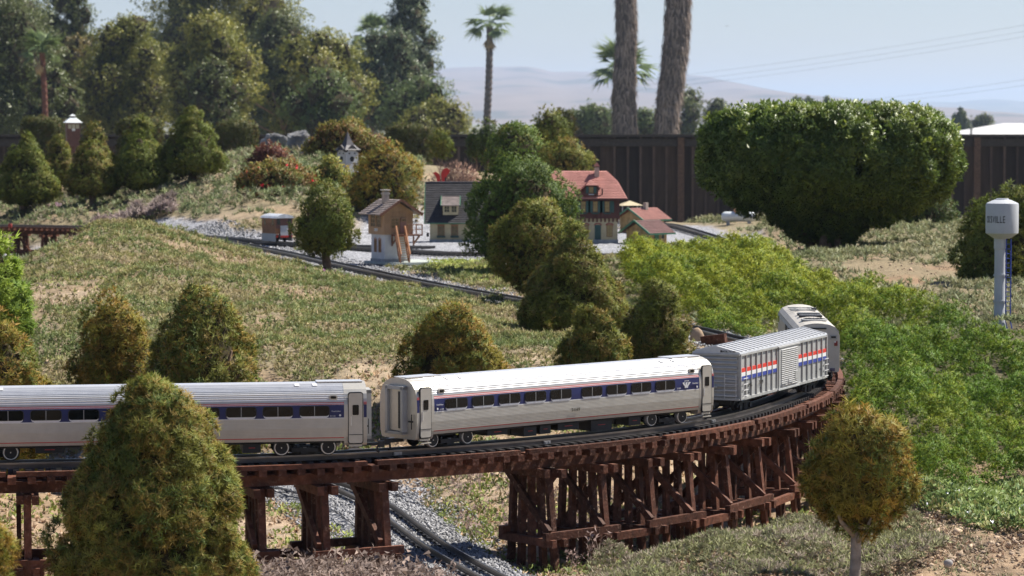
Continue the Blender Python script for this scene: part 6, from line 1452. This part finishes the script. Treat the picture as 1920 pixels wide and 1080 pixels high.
# ------------------------------------------------------------ far trestle
def far_trestle():
    a = T1[(T1[:, 0] < -2.22) & (T1[:, 0] > -4.6)]; mid = a[len(a) // 2]; B = Vector((mid[0], mid[1], .1))
    r = empty('trestle_bridge', B, 0, 'second reddish timber trestle far left behind the grassy knoll', 'bridge')
    for sd in (-1, 1): MB().sweep(a[::4], sd * .079, .0135, ZD, ZD + .009).build('guard_beam', MRED, r, offs=B)
    for off in (-.045, .045): MB().sweep(a[::4], off, .02, ZD - .036, ZD - .013).build('stringer', MRED, r, offs=B)
    for i in range(0, len(a), 4):
        x, y, h = a[i]; link('tie', mtie, r, (x - B.x, y - B.y, ZD - .0065 - B.z), (0, 0, h))
    for i in range(6, len(a), 20):
        x, y, h = a[i]; T = Matrix.Translation((x, y, 0)) @ Matrix.Rotation(h, 4, 'Z'); w = lambda q, o, z: T @ Vector((q, o, z))
        b = MB().beam(w(0, -.095, ZC - .009), w(0, .095, ZC - .009), .03, .018).build('bent', MRED, r, offs=B)
        for t, o in ((-.066, -.105), (-.03, -.05), (.03, .05), (.066, .105)): MB().beam(w(0, t, ZC), w(0, o, .05), .015, .015).build('post', MRED, b, offs=B)
        MB().beam(w(-.016, .07, ZC - .01), w(-.016, -.10, .16), .009, .014).build('brace', MRED, b, offs=B)
        MB().beam(w(.016, -.11, .15), w(.016, .11, .15), .010, .016).build('sill', MRED, b, offs=B)
    for sd in (-1, 1): MB().sweep(a[::6], sd * .108, .012, .165, .181).build('girt', MRED, r, offs=B)
    p = P(18, 420, 18.2); s = 18.2 / F
    o = MB().lathe([(.011, 0), (.013, .009), (.013, .018), (.011, .026)], 16).build('barrel', M('red_barrel', (.33, .05, .04), .6), None, loc=(p.x, p.y + .02, ZD + .009)); tag(o, 'small red barrel on the deck of the far trestle', 'barrel')
far_trestle()
HAZE = .00043
# ------------------------------------------------------------ fence
def fence():
    Y0 = 38.0; zt = P(960, 257, Y0).z; zb = -.86
    r = empty('board_fence', (0, Y0, -.8), 0, 'long dark brown board fence closing off the garden', 'fence')
    mf = M('fence_boards', (.046, .029, .021), .85, var=.35, scale=6, rnd=.6, stretch=(4, 4, .5)); mc = M('fence_rail', (.055, .045, .040), .85, var=.25, rnd=.1); mp = M('fence_post', (.12, .070, .048), .85, var=.25)
    w = .168; bm = MB().box((0, 0, (zt + zb) / 2 + .8), (w - .006, .02, zt - zb)).mesh('board', mf); bt = MB().box((0, 0, (zt + zb) / 2 + .8), (.030, .022, zt - zb)).mesh('batten', M('fence_batten', (.085, .056, .044), .85, var=.3, scale=6, rnd=.4))  # battens lightened, their sunlit edges put into the colour
    n = int(17 / w)
    for k in range(n):
        x = -8.5 + k * w + random.gauss(0, .002); link('board', bm, r, (x, random.gauss(0, .002), 0), (0, 0, random.gauss(0, .006)))
        link('batten', bt, r, (x + w / 2, -.022, 0), (0, 0, random.gauss(0, .01)))
    for px in (1276, 1830, 60, 700): 
        x = (px - 960) * Y0 / F; MB().box((x, -.055, (zt + zb) / 2 + .8), (.085, .06, zt - zb - .01)).build('post', mp, r)
    MB().box((0, -.02, zt + .8 + .018), (17, .15, .036)).build('cap_rail', mc, r); MB().box((0, -.046, zt + .8 - .07), (17, .02, .10)).build('top_rail', mc, r)
fence()
# thin wire above the lawn in front of the fence
def wire(name, label, pts, rad, group=None, mat=None):
    p0, p1 = pts; m = MB(); n = 14; q = []
    for i in range(n + 1):
        t = i / n; v = p0.lerp(p1, t); v.z -= 4 * t * (1 - t) * (p1 - p0).length * .006; q.append(v)
    c = q[0]; o = m.tube([v - c for v in q], rad, 5).build(name, mat or MWIRE, None, loc=c); tag(o, label, 'wire', group)
MWIRE = M('wire_grey', (.26, .27, .30), .6)
PW = 'overhead power lines'
for i, (a, b, lab) in enumerate((((1180, 152), (2000, 33), 'highest of the three upper power lines in the right sky'), ((1180, 162), (2000, 45), 'middle one of the three upper power lines'), ((1180, 171), (2000, 55), 'lowest of the three upper power lines'), ((1500, 197), (2000, 136), 'upper one of the two lower power lines near the right edge'), ((1500, 203), (2000, 148), 'lower one of the two lower power lines near the right edge'))):
    wire('power_line', lab, (P(a[0], a[1], 290), P(b[0], b[1], 240)), .009, PW)
# ------------------------------------------------------------ palms
MPTR = M('palm_trunk', (.12, .095, .085), .9, var=.4, scale=6, bump=.8, bscale=20)
def frond_mesh(name, L_, fan, seed, pal=((.05, .075, .03), (.09, .12, .045))):
    rg = np.random.default_rng(seed); V = []; T = []; C = []
    # petiole
    def tri(a, b, c, ca, cb):
        n = len(V); V.extend([a, b, c]); T.append((n, n + 1, n + 2)); C.extend([ca, ca, cb])
    pe = .45 * L_; w = .018 * L_; dro = lambda x: -.22 * (x / L_) ** 2 * L_
    A = np.array
    for k in range(4):
        x0, x1 = pe * k / 4, pe * (k + 1) / 4
        for s in (-1, 1): tri(A([x0, -w, dro(x0)]), A([x0, w, dro(x0)]), A([x1, s * w, dro(x1)]), A(pal[0]) * 1.3, A(pal[0]) * 1.3)
    n = 22
    for k in range(n):
        a = (k / (n - 1) - .5) * 2 * fan; l = L_ * .62 * (1 - .25 * abs(a / fan)) * rg.uniform(.85, 1.1); d = A([math.cos(a), math.sin(a), 0]); o = A([pe, 0, dro(pe)])
        p = A([-d[1], d[0], 0]) * L_ * .030; mid = o + d * l * .55 + A([0, 0, dro(pe + l * .5) * .7]); tip = o + d * l + A([0, 0, -l * rg.uniform(.25, .75)])
        g = rg.uniform(.7, 1.4); c0, c1 = A(pal[0]) * g, A(pal[1]) * g
        tri(o, mid - p, mid + p, c0, c1); tri(mid - p, tip, mid + p, c1, c1)
    me = bpy.data.meshes.new(name); me.from_pydata([tuple(v) for v in V], [], T); a_ = me.color_attributes.new('Col', 'FLOAT_COLOR', 'POINT'); cc = np.ones((len(V), 4), np.float32); cc[:, :3] = np.array(C); a_.data.foreach_set('color', cc.ravel()); me.materials.append(MF); me.update(); return me
DRYP = ((.16, .12, .07), (.22, .16, .09))
def palm(label, px, py_top, d, py_base, wpx, L_, nf, lean=0, dead=6, seed=1, trunkmat=None, spread=(5, 100), group='palms beyond the fence'):
    s = d / F; c = P(px, py_top, d); g = -.8; xb = (px + lean - 960) * s; r = empty('palm_tree', (xb, d, g), 0, label, 'palm tree', group)
    h = c.z - g; n = 26; rr = wpx / 2 * s; m = MB(); pts = []; rs = []
    for i in range(n * 2):
        t = i / (n * 2 - 1); pts.append(((c.x - xb) * t + .06 * math.sin(t * 3), 0, h * t)); rs.append(rr * (1.25 - .25 * t) * (1 + (.10 if i % 2 else -.06)))
    m.tube(pts, rs, 12); m.build('trunk', trunkmat or MPTR, r)
    rg = random.Random(seed); fm = [frond_mesh('frond', L_, 1.15, seed * 10 + k) for k in range(3)]; dm = frond_mesh('dead_frond', L_ * .8, .7, seed + 77, DRYP)
    for k in range(nf):
        el = R(90 - rg.uniform(*spread)); az = k * 2.4 + rg.uniform(-.3, .3)
        q = Matrix.Rotation(az, 4, 'Z') @ Matrix.Rotation(-el, 4, 'Y') @ Matrix.Rotation(rg.uniform(-.5, .5), 4, 'X')
        o = link('frond', fm[k % 3], r, (c.x - xb, 0, h)); o.rotation_euler = q.to_euler(); o.scale = (rg.uniform(.8, 1.1),) * 3
    for k in range(dead):
        q = Matrix.Rotation(k * 2.1, 4, 'Z') @ Matrix.Rotation(R(rg.uniform(55, 80)), 4, 'Y'); o = link('dead_frond', dm, r, (c.x - xb, 0, h - L_ * .08)); o.rotation_euler = q.to_euler()
palm('lone slender palm with a small crown standing against the hills', 918, 48, 105, 238, 12, 1.02, 20, -12, 3, 3, spread=(0, 112))
palm('palm with a full crown seen behind the left shaggy trunk', 1164, 138, 82, 255, 16, 1.05, 26, 0, 12, 5)
palm('palm with a reddish trunk among the trees at the far left', 78, 98, 53, 225, 10, .46, 22, 2, 3, 8, M('red_palm_trunk', (.15, .06, .04), .9, var=.3, scale=10), spread=(10, 110))
palm('palm whose crown just shows above the trees left of the eucalyptus', 697, 66, 96, 250, 12, .80, 24, 0, 3, 11)
def shaggy(label, px_b, px_t, d, wb, wt, seed):
    s = d / F; g = -.8; xb = (px_b - 960) * s; top = P(px_t, -60, d); r = empty('shaggy_palm_trunk', (xb, d, g), 0, label, 'palm tree', 'thick palm trunks clad in dead fronds')
    h = top.z - g; n = 40; pts = []; rs = []; rg = random.Random(seed)
    for i in range(n):
        t = i / (n - 1); pts.append(((top.x - xb) * t + .03 * math.sin(t * 9 + seed), 0, h * t)); rs.append((wb + (wt - wb) * min(1, t * 1.6)) / 2 * s * .86 * (1 + rg.gauss(0, .03)))
    MB().tube(pts, rs, 20).build('trunk', MPTR, r)
    V = []; T = []; C = []; N_ = 3600; rgn = np.random.default_rng(seed)
    for k in range(N_):
        t = rgn.uniform(0, 1); a = rgn.uniform(0, 2 * np.pi); i = t * (n - 1); p = pts[int(i)]; rr = rs[int(i)] * rgn.uniform(.98, 1.14); L_ = rgn.uniform(.10, .38); w = rgn.uniform(.010, .030)
        x = p[0] + math.cos(a) * rr; y = math.sin(a) * rr; z = h * t; tx, ty = -math.sin(a) * w, math.cos(a) * w; sw = rgn.normal() * .035; o = rgn.uniform(.0, .035)
        b = len(V); V += [(x - tx, y - ty, z), (x + tx, y + ty, z), (x + math.cos(a) * o + sw, y + math.sin(a) * o, z - L_)]; T.append((b, b + 1, b + 2)); c = np.array([.17, .135, .115]) * rgn.uniform(.35, 1.5); C += [c, c, c * 1.1]
    o = np_mesh('dead_leaf_skirt', np.array(V), np.array(T), MDRY, np.array(C), r); o['kind'] = 'stuff'
shaggy('thick shaggy palm trunk, the left one of the pair leaving the top of the picture', 1173, 1172, 72, 62, 42, 1)
shaggy('thick shaggy palm trunk leaning right, the right one of the pair', 1240, 1278, 72, 46, 54, 2)

# ------------------------------------------------------------ trees beyond the fence
def tree(label, xl, xr, yt, yb, d, pal, prof='tree', lump=None, per=26, size=None, n_trunk=1, tmat=None, name='broadleaf_tree', lean=0, inner=.62, fill=1.0, templ=None, up=.3, cat='tree', group='trees beyond the fence', trunks=None, ryk=.8, limbs=6, blobs=None):
    s = d / F; cx = (xl + xr) / 2; X = (cx - 960) * s; rx = (xr - xl) / 2 * s; g = -.8; top = P(0, yt, d).z; bot = P(0, yb, d).z
    r = empty(name, (X, d, g), 0, label, cat, group); h = top - bot; lump = lump or rx * .22; size = size or .085
    rg = random.Random(len(label) * 7 + int(xl)); pr = np.array(PROF[prof])
    if rx < .5 or blobs == 0: crown(r, prof, rx, rx * ryk, h, bot - g, lump, per, size, pal, templ or TL5, MFL, inner=inner, fill=fill, up=up)
    else:
        P_ = [[], [], [], [], []]; inner_ = []; nb = blobs or max(8, min(26, int(7 * h / rx)))
        for k in range(nb):
            t = (k + rg.random()) / nb; rr = np.interp(t, pr[:, 0], pr[:, 1]) * rx; br = rg.uniform(.34, .56) * rx * (1 - .3 * t); a = k * 2.4 + rg.uniform(-.5, .5); q = max(0, rr - br) * rg.uniform(.65, 1.05)
            c = np.array([math.cos(a) * q, math.sin(a) * q * ryk, bot - g + min(max(t * h, br * .7), h - br * .9)])
            m = int(4 * 3.14 * br * br / (size * size) * .95 * fill); d = RNG.normal(size=(m, 3)); d /= np.linalg.norm(d, axis=1, keepdims=True)
            lob = 1 + .22 * np.sin(d[:, 0] * 5 + k) * np.sin(d[:, 1] * 6 + 2 * k) + .16 * np.sin(d[:, 2] * 9 + d[:, 0] * 7 + k)
            p = c + d * (br * lob * RNG.uniform(.62, 1.12, m))[:, None] * [1, 1, .85]
            w = RNG.random(m) * .6 + rg.random() * .4; ca, cb = pick_col(pal, w, m)
            for L_, v in zip(P_, (p, d + [0, 0, .3] + RNG.normal(size=(m, 3)) * .5, RNG.uniform(.7, 1.3, m) * size, ca, cb)): L_.append(v)
            inner_.append((c, br))
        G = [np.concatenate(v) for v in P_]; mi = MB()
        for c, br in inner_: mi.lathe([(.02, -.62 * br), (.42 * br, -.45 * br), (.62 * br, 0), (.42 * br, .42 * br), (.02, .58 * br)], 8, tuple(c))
        mi.v = [tuple(np.array(v) + RNG.normal(size=3) * .05) for v in mi.v]; io = mi.build('dark_twig_core', MINNER, r); io['kind'] = 'stuff'
        sprigs('crown', G[0], G[1], G[2], G[3], G[4], templ or TL5, MFL, r, gw=.8)
    for k, tx in enumerate(trunks or [0]): trunk(r, tx * rx * .4, 0, 0, (bot - g) + h * .45, .045 * (1 + rx * .25), .03, tmat or MBARK, limbs, rx * .6, h * .3, (tx * rx + lean * s, 0), seed=k + len(label))
    return r
tree('dark glossy tree filling the top left corner', -190, 130, -190, 262, 58, 't_dark', per=44, fill=1.6, size=.075, lump=.36)
tree('dark wispy tree behind the reddish palm, reaching the top edge', 60, 200, -60, 250, 72, 't_dark', per=34, fill=1.4, size=.09, lump=.30, prof='column')
tree('yellowish tree seen between the two dark ones on the left', 80, 215, 70, 262, 66, 't_gold', per=36, fill=1.5, size=.08, lump=.28)
tree('wide olive-green tree behind the lantern', 125, 345, 30, 268, 60, 't_olive', per=46, fill=1.7, size=.072, lump=.30)
tree('round olive-green tree in the middle of the left group', 285, 508, 28, 266, 57, 't_olive', per=46, fill=1.7, size=.072, lump=.30)
tree('tall tree rising out of the top edge behind the round olive one', 240, 600, -150, 262, 78, 't_olive', per=40, fill=1.5, size=.095, lump=.42)
tree('tall dark tree behind the round olive one, right of its crown', 430, 620, 20, 262, 70, 't_dark', per=40, fill=1.5, size=.085, lump=.34)
tree('light olive tree with slanting pale trunks behind the hedges', 475, 722, 55, 268, 60, 't_olive', per=40, fill=1.4, size=.075, lump=.30, trunks=[-.5, .1], tmat=M('tan_bark', (.30, .19, .13), .9, var=.3))
MPINK = M('pink_bark_smooth', (.36, .21, .16), .8, var=.3, scale=10)
tree('broad dark tree in the back row at the far left', -90, 170, -20, 262, 88, 't_dark', size=.105)
tree('broad dark tree in the back row behind the olive trees', 130, 370, 42, 262, 90, 't_dark', size=.105)
tree('broad dark tree in the back row left of the eucalyptus', 330, 600, 5, 262, 92, 't_dark', size=.105)
tree('dark tree in the back row directly behind the eucalyptus', 570, 760, 85, 262, 90, 't_dark', size=.105)
tree('olive tree filling the gap behind the tallest cone tree', 150, 330, 60, 262, 74, 't_olive', per=40, size=.08)
tree('dark olive tree low behind the hedges on the left', 330, 470, 110, 268, 54, 't_dark', per=40, size=.07)
tree('bushy olive tree low behind the rocks', 520, 700, 130, 268, 56, 't_mid', size=.07)
tree('dark bushy tree low behind the leftmost hedge', 20, 175, 130, 268, 55, 't_dark', size=.07)
tree('upper part of the eucalyptus with drooping grey-green foliage', 708, 830, -25, 200, 74, 't_euc', 'tree', per=40, size=.10, lump=.24, inner=0, fill=1.8, tmat=MPINK, lean=10)
tree('tall grey-green eucalyptus with a pink-brown leaning trunk', 640, 806, 55, 240, 70, 't_euc', 'ball', per=34, size=.10, lump=.28, inner=0, fill=1.5, tmat=MPINK, trunks=[-.5, -.2], lean=-15)
tree('loose low tree right of the eucalyptus', 690, 890, 145, 268, 64, 't_mid', 'dome', per=26, size=.075, lump=.24, fill=1.3)
tree('small sparse tree left of the lone palm', 735, 905, 185, 270, 60, 't_olive', 'dome', per=20, size=.07, lump=.2, fill=1.2)
tree('green feathery tree behind the fence left of the shaggy trunks', 1040, 1180, 196, 262, 80, 't_mid', 'half', per=30, size=.085, lump=.24, fill=1.5)
tree('second green feathery tree between the shaggy trunks', 1150, 1260, 205, 262, 84, 't_mid', 'half', per=30, size=.085, lump=.24, fill=1.5)
tree('dark green round tree right of the leaning trunk', 1215, 1335, 163, 262, 95, 't_dark', 'tree', per=34, size=.11, lump=.30, fill=1.5)
tree('smaller dark tree sloping down towards the big shrub', 1310, 1380, 186, 262, 98, 't_dark', 'dome', per=30, size=.10, lump=.26, fill=1.4)
tree('leafy tree hidden low behind the big shrub', 1350, 1480, 198, 262, 92, 't_mid', 'dome', per=26, size=.10, lump=.26, fill=1.4)
for xl, xr, yt, lab in ((1480, 1504, 183, 'leftmost small conifer above the big shrub'), (1503, 1526, 181, 'second small conifer above the big shrub'), (1542, 1556, 183, 'slim small conifer just left of the white rooftop vent'), (1584, 1604, 193, 'small conifer just right of the white rooftop vent'), (1622, 1636, 193, 'slim conifer showing over the middle of the big shrub'), (1684, 1706, 202, 'dark pointed conifer over the right part of the big shrub'), (1726, 1750, 200, 'feathery conifer over the right end of the big shrub'), (1786, 1814, 202, 'pointed tree left of the round one by the white roof')):
    tree(lab, xl, xr, yt, 258, 150, 't_dark', 'cone', per=20, size=.16, lump=.16, name='small_conifer', fill=1.6, cat='conifer', group='distant small conifers', inner=.5, limbs=3)
tree('round dark tree beside the white roof at the right', 1812, 1872, 214, 252, 150, 't_dark', 'dome', per=26, size=.15, lump=.26, fill=1.5)
tree('low dark tree left of the round one by the white roof', 1772, 1822, 228, 254, 152, 't_dark', 'dome', per=22, size=.15, lump=.24, fill=1.4)

# ------------------------------------------------------------ neighbouring roofs
MWR = M('white_roofing', (.66, .65, .63), .6, var=.05)
def roof_house(label, px, hw_px, d, py_ridge, py_eave, name='house'):
    s = d / F; c = P(px, py_eave, d); g = -.8; r = empty(name, (c.x, c.y, g), 0, label, 'house', 'houses beyond the fence'); hw = hw_px * s; ze = c.z - g; zr = P(px, py_ridge, d).z - g
    wall_box(r, 'wall', -hw * .93, hw * .93, .4, 7.4, 0, ze, MCREAM)
    m = MB(); m.add([(-hw, 0, ze), (hw, 0, ze), (hw, 7.8, ze), (-hw, 7.8, ze), (0, 2.4, zr), (0, 5.4, zr)], [(0, 1, 4), (1, 2, 5, 4), (2, 3, 5), (3, 0, 4, 5), (3, 2, 1, 0)]); m.build('roof', MWR, r)
    MB().box((0, -.02, ze - .03), (2 * hw, .05, .05)).build('eave_board', M('eave', (.3, .28, .27), .8), r)
    return r
h_ = roof_house('low white hipped roof beyond the fence at the right edge', 1940, 125, 85, 231, 257)
roof_house('white roof edge partly hidden behind the right end of the big shrub', 1730, 85, 92, 228, 256)
c = P(1821, 257, 84); o = MB().tube([(0, 0, 0), (0, 0, .24)], .035, 8).tube([(0, 0, .22), (0, 0, .25)], .05, 8).build('vent_pipe', MWR, None, loc=(c.x, c.y, c.z)); tag(o, 'white vent pipe beside the right roof', 'pipe')
c = P(1567, 212, 120); r = empty('rooftop_cupola', (c.x, c.y, -.8), 0, 'small cream and white roof structure just above the big shrub', 'roof'); s = 120 / F; zz = c.z + .8
MB().box((0, 0, zz / 2), (16 * s, .4, zz)).build('wall', MCREAM, r); MB().box((0, 0, zz + .14), (28 * s, .9, .10)).box((0, 0, zz + .045), (20 * s, .5, .09)).build('roof', MWR, r)
# a bird high in the sky
c = P(1363, 49, 60); m = MB(); m.add([(-.055, 0, .006), (-.02, .01, .008), (0, .02, 0), (.02, .01, .008), (.055, 0, .006), (0, -.02, .0)], [(0, 1, 2, 5), (2, 3, 4, 5)]); m.tube([(0, -.03, 0), (0, 0, 0), (0, .035, 0)], [.002, .008, .002], 6); o = m.build('bird', MBLACK, None, loc=c); tag(o, 'tiny bird gliding high in the sky', 'bird')

# ------------------------------------------------------------ hills and haze
def hills(name, label, pts, d, depth, col1, col2, seed):
    px = np.array([p[0] for p in pts]); py = np.array([p[1] for p in pts]); s = d / F
    nx, ny = 420, 46; gx = np.linspace(px[0], px[-1], nx); top = np.array([P(a, b, d).z for a, b in zip(gx, np.interp(gx, px, py))])
    for _ in range(3): top[1:-1] = (top[:-2] + 2 * top[1:-1] + top[2:]) / 4
    X = ((gx - 960) * s)[None] * np.ones((ny, 1)); v = np.linspace(0, 1, ny)[:, None]; Y = d - depth * (1 - v) * 1.0 + 0 * X
    X = X * (Y / d) ** .0
    ridge = (fbm(X + seed * 100, Y * .7, .010, 4) - .5); rav = 1 - np.abs(fbm(X + seed * 31, Y * .35, .016, 3) - .5) * 2.6
    prof = v ** .8; Z = -1.0 + (top[None] + 1.0) * prof * (1 - .30 * (1 - v) * (1 - rav)) + ridge * 34 * (v * (1 - v)) * (d / 2400)
    back = 6; Xb = np.repeat(X[-1:], back, 0); vb = np.linspace(.2, 1, back)[:, None]; Yb = d + vb * depth * .8; Zb = -1 + (top[None] + 1) * (1 - vb) ** 1.0
    X = np.concatenate([X, Xb]); Y = np.concatenate([Y, np.repeat(Yb, nx, 1)]); Z = np.concatenate([Z, Zb])
    tn = sstep(.56, .66, fbm(X, Y, .02, 4))[..., None] * .8; C = np.array(col1) * (1 - tn) + np.array(col2) * tn
    C = C * (.85 + .3 * fbm(X, Y, .05, 3))[..., None]
    r_, c_ = X.shape; idx = np.arange(r_ * c_).reshape(r_, c_); Q = np.stack([idx[:-1, :-1], idx[:-1, 1:], idx[1:, 1:], idx[1:, :-1]], -1).reshape(-1, 4)
    m, t, b, o = nodes('hill_grass'); at = t.nodes.new('ShaderNodeAttribute'); at.attribute_name = 'Col'; t.links.new(at.outputs['Color'], b.inputs['Base Color']); b.inputs['Roughness'].default_value = 1; b.inputs['Specular IOR Level'].default_value = 0
    o = np_mesh(name, np.stack([X, Y, Z], -1).reshape(-1, 3), Q, m, C.reshape(-1, 3), smooth=True); tag(o, label, kind='structure')
hills('hills', 'dry tan hills across the valley', [(0, 175), (300, 165), (600, 150), (760, 136), (815, 128), (900, 125), (960, 125), (985, 124), (1010, 128), (1035, 135), (1070, 134), (1100, 135), (1150, 134), (1200, 146), (1245, 150), (1290, 140), (1325, 143), (1360, 152), (1400, 164), (1450, 175), (1500, 182), (1580, 196), (1700, 214), (1900, 232), (2100, 236)], 2400, 1100, (.215, .165, .14), (.09, .09, .075), 1)
hills('hills', 'farther blue-grey range on the right', [(1000, 190), (1300, 184), (1440, 180), (1480, 176), (1510, 180), (1560, 179), (1600, 184), (1650, 186), (1700, 190), (1740, 191), (1790, 192), (1830, 187), (1870, 186), (1900, 189), (2000, 194), (2300, 200), (2800, 205)], 3600, 900, (.17, .15, .11), (.09, .09, .06), 2)
hz = MB().box((0, 2230, 23.0), (4400, 4700, 49.6)).build('haze', [], None); tag(hz, 'pale summer haze over the valley', kind='stuff')
m = bpy.data.materials.new('haze'); m.use_nodes = True; t = m.node_tree; t.nodes.clear(); o = t.nodes.new('ShaderNodeOutputMaterial'); v = t.nodes.new('ShaderNodeVolumePrincipled'); v.inputs['Color'].default_value = (.58, .74, 1.0, 1); v.inputs['Density'].default_value = HAZE; v.inputs['Anisotropy'].default_value = .3; t.links.new(v.outputs[0], o.inputs['Volume']); hz.data.materials.append(m)
